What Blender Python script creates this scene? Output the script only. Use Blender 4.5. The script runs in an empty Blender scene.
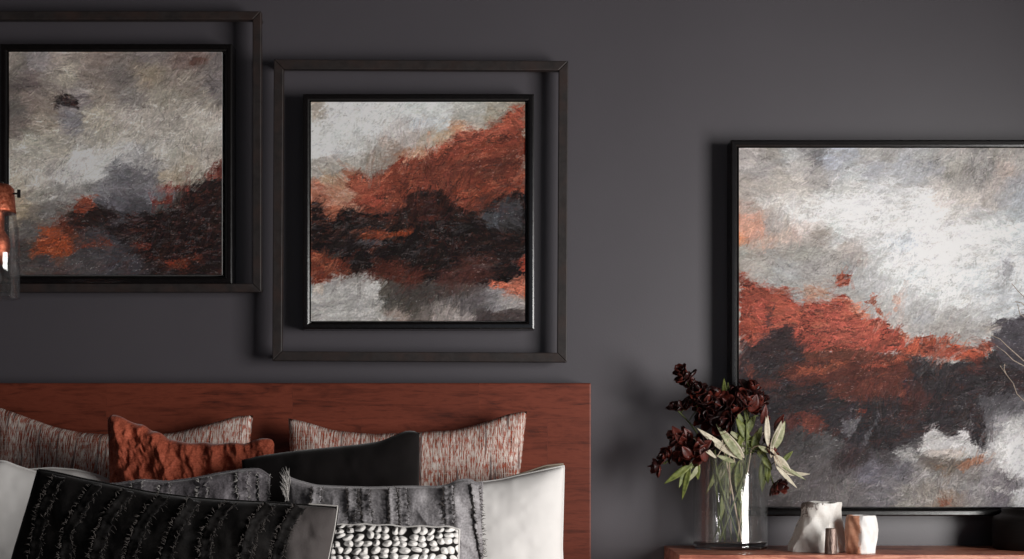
import bpy, bmesh, math, random
import numpy as np
from mathutils import Vector, Matrix, noise as mnoise

random.seed(7)
COL = bpy.context.scene.collection
F = 1520.0; CX = 512.0; HY = 450.0; CZ = 1.03; CD = 3.5     # focal in px, principal column, horizon row, eye height, eye to wall

def W(px, py, y=0.0):
    d = CD + y
    return Vector(((px - CX) * d / F, y, CZ + (HY - py) * d / F))

# ------------------------------------------------------------------ objects
def tag(o, label=None, cat=None, group=None, kind=None):
    if label: o['label'] = label
    if cat: o['category'] = cat
    if group: o['group'] = group
    if kind: o['kind'] = kind
    return o

def empty(name, loc, label, cat, group=None):
    o = bpy.data.objects.new(name, None); COL.objects.link(o)
    o.location = loc; o.empty_display_size = .05
    return tag(o, label, cat, group)

def mesh_obj(name, verts, faces, mat, parent=None, smooth=True, org=None, uv=None, uvname='UVMap'):
    """verts in world coordinates; org (or the parent's place) becomes the object's origin"""
    base = Vector(org) if org is not None else Vector((0, 0, 0))
    if parent is not None:
        p = parent; base = Vector((0, 0, 0))
        while p is not None:
            base = base + p.location; p = p.parent
    me = bpy.data.meshes.new(name)
    me.from_pydata([tuple(Vector(v) - base) for v in verts], [], faces)
    if uv is not None:
        l = me.uv_layers.new(name=uvname)
        idx = np.empty(len(me.loops), dtype=np.int32); me.loops.foreach_get('vertex_index', idx)
        l.data.foreach_set('uv', np.asarray(uv, dtype=np.float32)[idx].ravel())
    me.materials.append(mat)
    if smooth: me.polygons.foreach_set('use_smooth', [True] * len(me.polygons))
    me.update()
    o = bpy.data.objects.new(name, me); COL.objects.link(o)
    if parent is not None: o.parent = parent
    elif org is not None: o.location = base
    return o

def fix_normals(o):
    bm = bmesh.new(); bm.from_mesh(o.data); bmesh.ops.recalc_face_normals(bm, faces=bm.faces); bm.to_mesh(o.data); bm.free(); return o

def bevel(o, w=.002, seg=2):
    m = o.modifiers.new('bevel', 'BEVEL'); m.width = w; m.segments = seg; m.limit_method = 'ANGLE'; return o

BOXF = [(0,1,3,2),(4,6,7,5),(0,4,5,1),(2,3,7,6),(0,2,6,4),(1,5,7,3)]
def box_vf(a, b):
    v = [(x, y, z) for x in (a[0], b[0]) for y in (a[1], b[1]) for z in (a[2], b[2])]
    return v, [tuple(f) for f in BOXF]
def box(name, a, b, mat, parent=None, bev=.002, org=None):
    v, f = box_vf(a, b)
    o = mesh_obj(name, v, f, mat, parent, smooth=False, org=org); fix_normals(o)
    if bev: bevel(o, bev)
    return o

class VF:
    def __init__(s): s.v = []; s.f = []
    def add(s, v, f):
        n = len(s.v); s.v += [tuple(x) for x in v]; s.f += [tuple(i + n for i in q) for q in f]
    def box(s, a, b): s.add(*box_vf(a, b))
    def tube(s, pts, radii, n=8, cap=True):
        pts = [Vector(p) for p in pts]
        if not hasattr(radii, '__len__'): radii = [radii] * len(pts)
        rings = []; up = None; vs = []
        for i, p in enumerate(pts):
            t = (pts[min(i + 1, len(pts) - 1)] - pts[max(i - 1, 0)]).normalized()
            if up is None:
                a = Vector((0, 1, 0)) if abs(t.y) < .9 else Vector((1, 0, 0)); up = t.cross(a).normalized()
            up = (up - t * up.dot(t)).normalized(); bi = t.cross(up)
            for k in range(n):
                a = 2 * math.pi * k / n
                vs.append(p + (up * math.cos(a) + bi * math.sin(a)) * radii[i])
        fs = []
        for i in range(len(pts) - 1):
            for k in range(n):
                fs.append((i*n+k, i*n+(k+1)%n, (i+1)*n+(k+1)%n, (i+1)*n+k))
        if cap:
            fs.append(tuple(range(n))[::-1]); m = (len(pts)-1)*n; fs.append(tuple(range(m, m+n)))
        s.add(vs, fs)
    def lathe(s, c, prof, n=48, rfun=None):
        vs = []; 
        for j, (r, z) in enumerate(prof):
            for k in range(n):
                a = 2*math.pi*k/n; q = rfun(a, j, r, z) if rfun else r
                if hasattr(q, '__len__'): vs.append((c[0]+q[0], c[1]+q[1], c[2]+q[2]))
                else: vs.append((c[0]+q*math.cos(a), c[1]+q*math.sin(a), c[2]+z))
        fs = []
        for j in range(len(prof)-1):
            for k in range(n):
                fs.append((j*n+k, j*n+(k+1)%n, (j+1)*n+(k+1)%n, (j+1)*n+k))
        if prof[0][0] > 1e-5: fs.append(tuple(range(n))[::-1])
        if prof[-1][0] > 1e-5: m = (len(prof)-1)*n; fs.append(tuple(range(m, m+n)))
        s.add(vs, fs)
    def obj(s, name, mat, parent=None, smooth=True, org=None, fix=False):
        o = mesh_obj(name, s.v, s.f, mat, parent, smooth, org)
        if fix: fix_normals(o)
        return o

# ------------------------------------------------------------------ materials
def lin(c):
    r = []
    for v in c[:3]:
        v = v / 255.0
        r.append(v / 12.92 if v <= .04045 else ((v + .055) / 1.055) ** 2.4)
    return (*r, 1.0)

class M:
    def __init__(s, name, rough=.6, spec=.5, metal=0.0):
        s.m = bpy.data.materials.new(name); s.m.use_nodes = True
        s.nt = s.m.node_tree; s.b = s.nt.nodes['Principled BSDF']
        s.b.inputs['Roughness'].default_value = rough
        s.b.inputs['Specular IOR Level'].default_value = spec
        s.b.inputs['Metallic'].default_value = metal
    def n(s, t, **k):
        nd = s.nt.nodes.new(t)
        for a, v in k.items():
            if a in nd.inputs: nd.inputs[a].default_value = v
            else: setattr(nd, a, v)
        return nd
    def l(s, a, b): s.nt.links.new(a, b)
    def coord(s, out='Object', scale=(1,1,1), rot=(0,0,0)):
        t = s.n('ShaderNodeTexCoord'); mp = s.n('ShaderNodeMapping')
        mp.inputs['Scale'].default_value = scale; mp.inputs['Rotation'].default_value = rot
        s.l(t.outputs[out], mp.inputs[0]); return mp.outputs[0]
    def noise(s, co, scale, detail=4, rough=.6, dist=0):
        n = s.n('ShaderNodeTexNoise'); n.inputs['Scale'].default_value = scale; n.inputs['Detail'].default_value = detail
        n.inputs['Roughness'].default_value = rough; n.inputs['Distortion'].default_value = dist
        s.l(co, n.inputs['Vector']); return n.outputs['Fac']
    def ramp(s, fac, stops, interp='LINEAR'):
        r = s.n('ShaderNodeValToRGB'); r.color_ramp.interpolation = interp
        e = r.color_ramp.elements
        e[0].position = stops[0][0]; e[0].color = stops[0][1]
        e[1].position = stops[-1][0]; e[1].color = stops[-1][1]
        for p, c in stops[1:-1]:
            x = e.new(p); x.color = c
        s.l(fac, r.inputs[0]); return r.outputs[0]
    def mix(s, fac, a, b, mode='MIX'):
        m = s.n('ShaderNodeMix'); m.data_type = 'RGBA'; m.blend_type = mode
        for k, v in ((0, fac), (6, a), (7, b)):
            if hasattr(v, 'links') or hasattr(v, 'is_linked'): s.l(v, m.inputs[k])
            else: m.inputs[k].default_value = v
        return m.outputs[2]
    def math(s, op, a, b=0.0):
        m = s.n('ShaderNodeMath'); m.operation = op
        for k, v in ((0, a), (1, b)):
            if hasattr(v, 'is_linked'): s.l(v, m.inputs[k])
            else: m.inputs[k].default_value = v
        return m.outputs[0]
    def color(s, c):
        if hasattr(c, 'is_linked'): s.l(c, s.b.inputs['Base Color'])
        else: s.b.inputs['Base Color'].default_value = c
        return s
    def bump(s, h, dist=.001, strength=1.0):
        b = s.n('ShaderNodeBump'); b.inputs['Distance'].default_value = dist; b.inputs['Strength'].default_value = strength
        s.l(h, b.inputs['Height']); s.l(b.outputs[0], s.b.inputs['Normal']); return s

def simple(name, rgb, rough=.6, spec=.5, metal=0, nscale=40, var=.15, bump=.0005):
    m = M(name, rough, spec, metal); co = m.coord()
    f = m.noise(co, nscale, 5)
    c = lin(rgb); d = tuple(x * (1 - var) for x in c[:3]) + (1,); e = tuple(min(1, x * (1 + var)) for x in c[:3]) + (1,)
    m.color(m.ramp(f, [(.3, d), (.7, e)]))
    if bump: m.bump(f, bump)
    return m.m

# wall: satin dark grey paint, faint roller texture
m = M('wall_paint', .45, .8); co = m.coord()
f1 = m.noise(co, 2.2, 4); f2 = m.noise(co, 260, 3)
m.color(m.ramp(f1, [(.3, lin((74, 70, 75))), (.75, lin((80, 76, 81)))])); m.bump(f2, .0004, .5)
WALL = m.m
CEIL = simple('ceiling_paint', (44, 42, 42), .8, .2, nscale=8, var=.04)
m = M('oak_floor', .45, .4); co = m.coord(scale=(1, 9, 1)); f = m.noise(co, 3, 6)
m.color(m.ramp(f, [(.3, lin((62, 44, 34))), (.7, lin((96, 70, 54)))])); FLOOR = m.m
TRIM = simple('trim_paint', (70, 68, 70), .5, .4, nscale=20, var=.04)
WINF = simple('window_paint', (225, 225, 225), .4, .5, nscale=20, var=.03)

def wood(name, dark, mid, light, rough=.5, stave=(.30, .06), amp=.35, spec=.35):
    m = M(name, rough, spec)
    co = m.coord()
    br = m.n('ShaderNodeTexBrick'); br.inputs['Scale'].default_value = 1.0
    br.inputs['Brick Width'].default_value = stave[0]; br.inputs['Row Height'].default_value = stave[1]
    br.inputs['Mortar Size'].default_value = 0.0006; br.inputs['Color1'].default_value = (0,0,0,1); br.inputs['Color2'].default_value = (1,1,1,1)
    br.inputs['Mortar'].default_value = (.2,.2,.2,1); br.offset = .37
    sx = m.n('ShaderNodeSeparateXYZ'); m.l(co, sx.inputs[0]); cx = m.n('ShaderNodeCombineXYZ')
    m.l(sx.outputs[0], cx.inputs[0]); m.l(sx.outputs[2], cx.inputs[1]); m.l(cx.outputs[0], br.inputs['Vector'])
    # grain: long in x, warped
    mp = m.n('ShaderNodeMapping'); mp.inputs['Scale'].default_value = (1.6, 6, 16); m.l(co, mp.inputs[0])
    off = m.n('ShaderNodeVectorMath', operation='MULTIPLY_ADD'); m.l(br.outputs['Color'], off.inputs[0]); off.inputs[1].default_value = (7, 3, 5); m.l(mp.outputs[0], off.inputs[2])
    g1 = m.noise(off.outputs[0], 2.2, 7, .62, 1.3); g2 = m.noise(off.outputs[0], 14, 4, .6, .4)
    g3 = m.noise(m.coord(scale=(9, 4, 26), rot=(0, .5, 0)), 1.5, 5, .65, 1.6)
    g = m.math('ADD', m.math('ADD', m.math('MULTIPLY', g1, .55), m.math('MULTIPLY', g2, .2)), m.math('MULTIPLY', g3, .25))
    c = m.ramp(g, [(.34, lin(dark)), (.45, lin(mid)), (.53, lin(light)), (.60, lin(mid)), (.7, lin(dark))])
    tone = m.ramp(br.outputs['Color'], [(0, (1-amp,)*3 + (1,)), (1, (1,1,1,1))])
    m.color(m.mix(1.0, c, tone, 'MULTIPLY')); m.bump(g2, .0006, .6)
    return m.m
HEADWOOD = wood('rosewood_headboard', (56, 24, 17), (108, 49, 33), (126, 60, 42), .5, (.42, .11), .22)
TOPWOOD = wood('cedar_board', (112, 54, 42), (166, 92, 70), (218, 148, 120), .42, (.9, .045), .2, .5)
m = M('weathered_frame_wood', .55, .5); co = m.coord(scale=(1,1,1)); f = m.noise(co, 60, 6, .7)
g = m.noise(m.coord(scale=(3, 3, 3)), 6, 5)
m.color(m.mix(m.ramp(g, [(.45, (0,0,0,1)), (.7, (.6,.6,.6,1))]), m.ramp(f, [(.3, lin((26, 21, 20))), (.7, lin((48, 42, 41)))]), lin((58, 38, 31)))); m.bump(f, .0006)
OLDWOOD = m.m
BLACKFR = simple('black_frame_lacquer', (14, 11, 11), .24, .7, nscale=80, var=.3, bump=.0002)
CANVAS_SIDE = simple('canvas_edge', (190, 188, 186), .8, .2, nscale=300, var=.06)

def canvas_mat(name):
    m = M(name, .6, .10); a = m.n('ShaderNodeAttribute'); a.attribute_name = 'paint'
    m.color(a.outputs['Color'])
    co = m.coord(scale=(1, 1, 2.2)); f = m.noise(co, 45, 8, .7, .6)
    w = m.noise(m.coord(), 900, 2)
    h = m.math('ADD', f, m.math('MULTIPLY', w, .12)); m.bump(h, .0014, .8)
    return m.m

# ------------------------------------------------------------------ room
RX, LX, FY, CH = 1.75, -2.75, -4.6, 2.75
def plane_box(name, a, b, mat):
    o = box(name, a, b, mat, bev=0); o['kind'] = 'structure'; return o
plane_box('floor', (LX, FY, -.1), (RX, 0, 0), FLOOR)
plane_box('ceiling', (LX, FY, CH), (RX, 0, CH + .1), CEIL)
plane_box('wall_back', (LX - .1, 0, -.1), (RX + .1, .1, CH + .1), WALL)
plane_box('wall_left', (LX - .1, FY, -.1), (LX, 0, CH + .1), WALL)
WY0, WY1, WZ0, WZ1 = -2.65, -1.20, .50, 1.75
v = VF()
v.box((RX, FY, -.1), (RX + .12, WY0, CH + .1)); v.box((RX, WY1, -.1), (RX + .12, 0, CH + .1))
v.box((RX, WY0, -.1), (RX + .12, WY1, WZ0)); v.box((RX, WY0, WZ1), (RX + .12, WY1, CH + .1))
o = v.obj('wall_right', WALL, smooth=False, fix=True); o['kind'] = 'structure'
# unseen opening and frame added behind the viewer for a weak fill light
v = VF()
for a, b in (((LX-.1, FY-.1, -.1), (-.4, FY, CH+.1)), ((1.2, FY-.1, -.1), (RX+.1, FY, CH+.1)), ((-.4, FY-.1, -.1), (1.2, FY, .9)), ((-.4, FY-.1, 2.3), (1.2, FY, CH+.1))): v.box(a, b)
o = v.obj('wall_front', WALL, smooth=False, fix=True); o['kind'] = 'structure'
v = VF()
for a, b in (((-.4, FY-.07, .9), (-.35, FY-.03, 2.3)), ((1.15, FY-.07, .9), (1.2, FY-.03, 2.3)), ((-.4, FY-.07, .9), (1.2, FY-.03, .95)), ((-.4, FY-.07, 2.25), (1.2, FY-.03, 2.3))): v.box(a, b)
o = v.obj('fill_opening_frame', WINF, smooth=False, fix=True); o['kind'] = 'structure'
v = VF()
for a, b in (((RX+.03, WY0, WZ0), (RX+.09, WY0+.05, WZ1)), ((RX+.03, WY1-.05, WZ0), (RX+.09, WY1, WZ1)),
             ((RX+.03, WY0, WZ0), (RX+.09, WY1, WZ0+.05)), ((RX+.03, WY0, WZ1-.05), (RX+.09, WY1, WZ1))): v.box(a, b)
o = v.obj('window_1', WINF, smooth=False, fix=True); o['kind'] = 'structure'
plane_box('baseboard_back', (LX, -.015, 0), (RX, 0, .1), TRIM)

# ------------------------------------------------------------------ numpy noise
class VN:
    def __init__(s, seed):
        s.t = np.random.RandomState(seed).rand(256, 256)
    def __call__(s, x, y):
        xi = np.floor(x).astype(int); yi = np.floor(y).astype(int); fx = x - xi; fy = y - yi
        fx = fx*fx*(3-2*fx); fy = fy*fy*(3-2*fy); t = s.t
        a = t[xi & 255, yi & 255]; b = t[(xi+1) & 255, yi & 255]; c = t[xi & 255, (yi+1) & 255]; d = t[(xi+1) & 255, (yi+1) & 255]
        return (a*(1-fx)+b*fx)*(1-fy)+(c*(1-fx)+d*fx)*fy
def fbm(x, y, seed, octs=4, gain=.55):
    s = 0; a = 1; t = 0
    for k in range(octs):
        s = s + a * VN(seed + k)(x * 2**k + 17.3*k, y * 2**k + 5.1*k); t += a; a *= gain
    return s / t * 2 - 1

# ------------------------------------------------------------------ paintings: pigments laid down patch by patch
def sd_poly(x, y, P):
    n = len(P); d = np.full(x.shape, 1e9); inside = np.zeros(x.shape, bool)
    for i in range(n):
        ax, ay = P[i]; bx, by = P[(i+1) % n]
        ex, ey = bx-ax, by-ay; wx, wy = x-ax, y-ay
        t = np.clip((wx*ex+wy*ey)/(ex*ex+ey*ey+1e-9), 0, 1)
        d = np.minimum(d, (wx-ex*t)**2+(wy-ey*t)**2)
        c = ((ay > y) != (by > y)) & (x < (bx-ax)*(y-ay)/((by-ay) if abs(by-ay) > 1e-9 else 1e-9)+ax)
        inside ^= c
    d = np.sqrt(d); return np.where(inside, d, -d)

def pigment(X, Y, pts, layers, seed, gain, ang=-.45):
    """X, Y: position on the canvas in picture units; returns linear rgb"""
    w1 = fbm(X/22, Y/16, seed, 5, .6); w2 = fbm(X/22+40, Y/16+9, seed+10, 5, .6)
    g1 = fbm(X/5.2, Y/3.4, seed+20, 5, .8); g2 = fbm(X/5.2+30, Y/3.4, seed+25, 5, .8)
    w3 = fbm(X/9, Y/4.5, seed+15, 3, .6)
    XX = X + w1*11 + g1*3.4 + w3*3; YY = Y + w2*7 + g2*2.2 + w3*1.5
    num = np.zeros(X.shape+(3,)); den = np.zeros(X.shape)
    for (px, py, c) in pts:
        d2 = (XX-px)**2 + ((YY-py)*1.15)**2 + 6
        w = 1/d2**2.2; den += w; num += w[..., None]*np.array(c, float)
    C = num/den[..., None]
    for L in layers:
        P, c = L[0], L[1]; soft = L[2] if len(L) > 2 else 2.0; rag = L[3] if len(L) > 3 else 1.0; alpha = L[4] if len(L) > 4 else 1.0
        if len(P) == 3 and not hasattr(P[0], '__len__'):           # a dab: x, y, radius
            px, py, r = P; s = r - np.sqrt((XX-px)**2*.6+(YY-py)**2*1.4)
        else:
            x0 = min(p[0] for p in P)-25; x1 = max(p[0] for p in P)+25; wq = .6 if rag > .2 else .12; s = sd_poly(X+(XX-X)*wq, Y+(YY-Y)*wq, P)
        s = s + rag*(g1*4.0 + w2*3.0)
        a = np.clip(s/(2*soft)+.5, 0, 1)*alpha
        C = C*(1-a[..., None]) + a[..., None]*np.array(c, float)
    # brush and knife marks, laid wide to narrow; each carries the pigment found near its own middle
    R = np.random.RandomState(seed+5); ny, nx = X.shape; res = (nx-1)/(X[0, -1]-X[0, 0]); Hh, Ww = ny/res, nx/res
    flow = ang+fbm(X/55, Y/45, seed+33, 2)*1.6
    bris = [np.clip(.5+.9*fbm(*np.meshgrid(np.arange(96)/9.0, np.arange(96)/1.3), seed+40+k, 3, .6), 0, 1) for k in range(6)]
    kn = VN(seed+61)((X*.9-Y*.4)/11+w1*1.6, (Y+X*.3)/5+w2*1.6); kn = np.floor(kn*6)/6-.4
    kn2 = VN(seed+62)((X+Y*.3)/5+g1*.5, (Y-X*.3)/3+g2*.5); kn2 = np.floor(kn2*4)/4-.4
    scum = np.clip((fbm(X/2.4, Y/1.7, seed+63, 4, .8)-.30)*6, 0, 1)*np.clip(fbm(X/20, Y/14, seed+64, 2)*4+.3, 0, 1)
    C = C*(1+kn*.20+kn2*.14)[..., None]+(scum*12)[..., None]
    red = np.clip((C[..., 0]-C[..., 1]*1.35-14)/30, 0, 1); lum = C.mean(axis=-1); dark = np.clip((70-lum)/30, 0, 1)
    gz = lambda sd, th, k: np.clip((fbm(X/9+w1, Y/3.6+w2, seed+sd, 6, .78)-th)*k, 0, 1)
    for m_, tgt in ((gz(101, .02, 5)*.55*red, (62, 36, 32)), (gz(102, .14, 7)*.45*red, (190, 112, 84)), (gz(103, .16, 6)*.5*red, (34, 26, 26)),
                    (gz(104, .06, 5)*.45*dark, (84, 42, 34)), (gz(105, .12, 6)*.40*dark, (92, 88, 90)), (gz(106, .05, 5)*.35*dark, (16, 13, 13)),
                    (gz(107, .12, 6)*.30*np.clip((lum-100)/40, 0, 1)*(1-red), (150, 142, 134)), (gz(108, .12, 6)*.4*np.clip((lum-90)/40, 0, 1)*np.clip((185-lum)/30, 0, 1)*(1-red), (196, 192, 188))):
        C = C*(1-m_[..., None])+m_[..., None]*np.array(tgt, float)
    C0 = C.copy()
    for (L, wd, al, jit, spread, cover, aj) in ((30, 6, .30, .12, 6, 1.0, .4), (15, 3.4, .40, .12, 3.0, 1.0, .45), (9, 1.6, .40, .14, 1.0, .8, .5), (5, 1.1, .45, .16, .9, .4, .8)):
        for _ in range(int(Hh*Ww/(L*wd)*cover)):
            cx, cy = R.rand()*nx, R.rand()*ny; ix, iy = min(int(cx), nx-1), min(int(cy), ny-1)
            sx_ = min(max(int(cx+R.randn()*spread*res), 0), nx-1); sy_ = min(max(int(cy+R.randn()*spread*res*.7), 0), ny-1)
            c = C0[sy_, sx_]*(1+R.randn()*jit*(.55 if C0[sy_, sx_].mean() > 150 else 1))+R.randn(3)*1.6; l = L*res*(.5+R.rand()); w_ = wd*res*(.5+R.rand()*.8)
            t = -(flow[iy, ix]+R.randn()*aj); r = int((l+w_)/2)+1
            x0, x1, y0, y1 = max(ix-r, 0), min(ix+r+1, nx), max(iy-r, 0), min(iy+r+1, ny)
            gx = np.arange(x0, x1)[None, :]-cx; gy = np.arange(y0, y1)[:, None]-cy
            u = gx*math.cos(t)+gy*math.sin(t); v = -gx*math.sin(t)+gy*math.cos(t)
            bt = bris[R.randint(6)][(v*1.5+48).astype(int) % 96, (u*.7+48).astype(int) % 96]
            m_ = np.clip((l/2-np.abs(u))/1.5+.5, 0, 1)*np.clip((w_/2-np.abs(v))/1.2+.5, 0, 1)*al*np.clip(bt*1.7, 0, 1)
            m_ = m_[..., None]; C[y0:y1, x0:x1] = C[y0:y1, x0:x1]*(1-m_)+m_*c
    Bl = C.copy(); rr = max(1, int(res*1.6))
    for ax in (0, 1):
        Bl = sum(np.roll(Bl, k, axis=ax) for k in range(-rr, rr+1))/(2*rr+1)
    C = C+(C-Bl)*.9                                   # crisp ridges of thick paint
    fine = fbm(X/1.5, Y/1.3, seed+70, 2, .7); C = C*(1+fine*.10)[..., None]
    lum = C.mean(axis=-1); fl = np.clip((fbm(X/3.0, Y/1.1, seed+80, 3, .8)-.42)*9, 0, 1)*np.clip(fbm(X/16, Y/10, seed+81, 2)*5+.2, 0, 1)
    C = C+(fl*np.where(lum < 90, 46, -34))[..., None]
    C = np.clip(C, 3, 250)/255.0
    gm = C.mean(axis=-1, keepdims=True); C = gm+(C-gm)*.9
    lc = np.where(C <= .04045, C/12.92, ((C+.055)/1.055)**2.4)
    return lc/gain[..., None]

def picture(name, label, cx0, cy0, cx1, cy1, ox0, oy0, ox1, oy1, pts, layers, seed, gainf, res=1.5, depth=.052):
    """canvas corners and outer frame corners given in picture rows and columns, hung flat on the back wall"""
    yf = -depth; yc = -depth + .004
    a = W(ox0, oy1, yf); b = W(ox1, oy0, yf); ca = W(cx0, cy1, yc); cb = W(cx1, cy0, yc)
    root = empty(name, ((a.x+b.x)/2, -.004, a.z), label, 'painting')
    # canvas: a stretched box whose front carries the pigment
    nx = int((cx1-cx0)*res); ny = int((cy1-cy0)*res)
    xs = np.linspace(ca.x, cb.x, nx+1); zs = np.linspace(ca.z, cb.z, ny+1)
    XX, ZZ = np.meshgrid(xs, zs)
    PX = np.linspace(cx0, cx1, nx+1)[None, :]+0*XX; PY = np.linspace(cy1, cy0, ny+1)[:, None]+0*XX
    lc = pigment(PX, PY, pts, layers, seed, gainf(PX, PY))
    vs = np.stack([XX, 0*XX+yc, ZZ], -1).reshape(-1, 3)
    i = np.arange(nx)[None, :]+np.arange(ny)[:, None]*(nx+1)
    fs = np.stack([i, i+1, i+nx+2, i+nx+1], -1).reshape(-1, 4)
    me = bpy.data.meshes.new('canvas'); base = np.array(root.location)
    me.vertices.add(len(vs)); me.vertices.foreach_set('co', (vs-base).astype(np.float32).ravel())
    me.loops.add(fs.size); me.loops.foreach_set('vertex_index', fs.ravel().astype(np.int32))
    me.polygons.add(len(fs)); me.polygons.foreach_set('loop_start', (np.arange(len(fs))*4).astype(np.int32))
    me.update(calc_edges=True); me.validate()
    at = me.color_attributes.new('paint', 'FLOAT_COLOR', 'POINT')
    rgba = np.ones((len(vs), 4), np.float32); rgba[:, :3] = np.clip(lc.reshape(-1, 3), .002, .93)
    at.data.foreach_set('color', rgba.ravel())
    me.materials.append(canvas_mat(name+'_paint'))
    o = bpy.data.objects.new('canvas', me); COL.objects.link(o); o.parent = root
    v = VF(); e = .0005; v.box((ca.x, yc+e, ca.z), (cb.x, -.008, cb.z))
    so = v.obj('stretcher', CANVAS_SIDE, root, smooth=False, fix=True)
    # floater frame: moulding profile (distance in from the outer edge, height off the wall), mitred
    wd = (cx0-ox0)*3.45/F - .0022
    prof = [(0, .003), (0, depth-.0013), (.0030, depth), (wd*.56, depth), (wd*.56+.0004, depth-.0012), (wd*.66, depth-.0012), (wd*.66+.0038, depth-.0030), (wd*.66+.0040, depth-.016), (wd, depth-.017), (wd, .003)]
    v = VF(); vs = []
    for (t, h) in prof:
        for (x, z) in ((a.x+t, a.z+t), (b.x-t, a.z+t), (b.x-t, b.z-t), (a.x+t, b.z-t)): vs.append((x, -h, z))
    n = len(prof); fs = []
    for j in range(n):
        for k in range(4):
            fs.append((j*4+k, j*4+(k+1) % 4, ((j+1) % n)*4+(k+1) % 4, ((j+1) % n)*4+k))
    v.add(vs, fs); v.obj('frame', BLACKFR, root, smooth=False, fix=True)
    v = VF(); v.box((ca.x, -.008, ca.z), (cb.x, -.0005, cb.z)); v.obj('backing', BLACKFR, root, smooth=False, fix=True)
    return root

PT1 = [(15,65,(105,98,92)),(20,85,(75,68,66)),(15,110,(80,75,72)),(40,60,(110,104,104)),(60,58,(118,108,102)),(100,60,(110,98,92)),(150,58,(100,92,90)),
(190,60,(100,85,80)),(215,60,(95,88,86)),(30,80,(90,80,78)),(50,80,(112,104,98)),(68,75,(132,124,114)),(90,72,(112,102,96)),(120,80,(95,88,85)),(150,75,(120,108,94)),
(180,80,(115,106,98)),(215,90,(92,86,86)),(30,100,(110,98,92)),(50,105,(115,104,96)),(80,100,(105,98,98)),(100,95,(118,108,100)),(130,95,(108,102,98)),(170,100,(125,118,108)),
(205,100,(118,110,102)),(20,125,(88,80,76)),(45,125,(128,118,106)),(70,125,(105,102,105)),(100,120,(138,130,118)),(130,120,(142,134,128)),(165,115,(135,128,122)),(200,112,(152,144,136)),
(30,145,(138,134,124)),(60,145,(138,132,122)),(100,140,(142,136,126)),(135,135,(147,140,132)),(170,130,(148,142,134)),(210,130,(150,144,136)),(20,165,(142,136,128)),(55,165,(145,140,134)),
(80,160,(175,172,170)),(110,155,(162,160,157)),(130,155,(140,138,138)),(165,150,(150,145,138)),(205,150,(142,134,126)),(15,185,(140,132,120)),(40,180,(160,155,148)),(65,175,(152,150,148)),
(90,172,(165,164,162)),(120,170,(112,112,114)),(150,172,(125,122,122)),(172,178,(138,126,110)),(190,165,(140,132,120)),(20,205,(142,128,110)),(40,198,(122,117,110)),(60,192,(112,108,105)),
(14,215,(140,125,105)),(30,232,(78,74,72)),(20,252,(58,54,53)),(85,192,(118,114,112)),(105,188,(96,94,97)),(125,190,(88,86,90)),(150,192,(92,90,95)),(110,205,(80,78,83)),(140,207,(62,60,64)),
(165,200,(70,66,66)),(185,205,(35,30,29)),(205,205,(38,30,30)),(95,215,(46,42,44)),(120,222,(52,50,54)),(150,225,(30,26,26)),(180,235,(24,18,17)),(210,240,(24,19,19)),(75,225,(50,34,30)),
(45,262,(56,52,52)),(80,262,(62,58,59)),(110,250,(58,56,60)),(125,265,(52,50,54)),(150,250,(30,25,25)),(175,265,(30,20,18)),(205,268,(26,22,22)),(20,270,(62,58,57)),(95,240,(54,51,54)),
(50,212,(92,88,86)),(60,240,(95,48,32)),(45,248,(110,52,32)),(35,215,(100,92,84))]
LY1 = [([(54,110),(55,101),(60,96),(66,94),(73,96),(78,101),(79,110),(72,107),(62,107)],(38,32,32),1.0,.1),
([(60,109),(75,109),(76,130),(64,128)],(100,96,100),3,.6,.6),
((196,63,5),(82,60,54),1.2,.4),
([(70,212),(82,206),(96,210),(110,205),(118,218),(90,228),(72,226)],(34,26,25),2,1.3),
([(100,225),(140,212),(170,212),(190,188),(205,175),(222,160),(222,275),(165,275),(150,262),(120,240)],(27,20,20),3,1.4,.9),
([(40,230),(56,228),(70,240),(78,252),(62,256),(40,254),(34,246)],(128,56,32),2,1.4,.95),
([(52,222),(64,216),(76,226),(70,236),(58,232)],(88,40,28),2,1.4,.8),
([(76,200),(90,196),(92,206),(84,214),(74,212)],(120,52,36),1.5,1.3,.9),
([(80,241),(110,241),(112,246),(84,248)],(100,42,28),1.5,1.2,.8),
([(150,191),(160,186),(190,186),(186,191),(165,193)],(105,48,42),1,1.2,.9),
([(153,200),(172,197),(170,203),(155,204)],(100,34,28),1,.8,.9),
([(200,178),(210,168),(222,158),(222,180),(212,180)],(98,42,36),1.5,1.6,.9),
([(134,246),(150,243),(151,250),(138,251)],(92,32,22),1.5,1.1,.9),
([(165,264),(190,262),(188,268),(168,270)],(112,42,24),1,1.0,.8),
([(195,256),(203,256),(203,261),(196,260)],(96,36,24),1,.8,.8),
([(140,178),(155,180),(180,197),(150,193),(120,195),(118,188)],(118,114,116),1.5,1.6,.35),
([(115,168),(150,171),(158,182),(130,186),(108,183)],(74,72,76),2,2.6,.6)]

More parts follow.
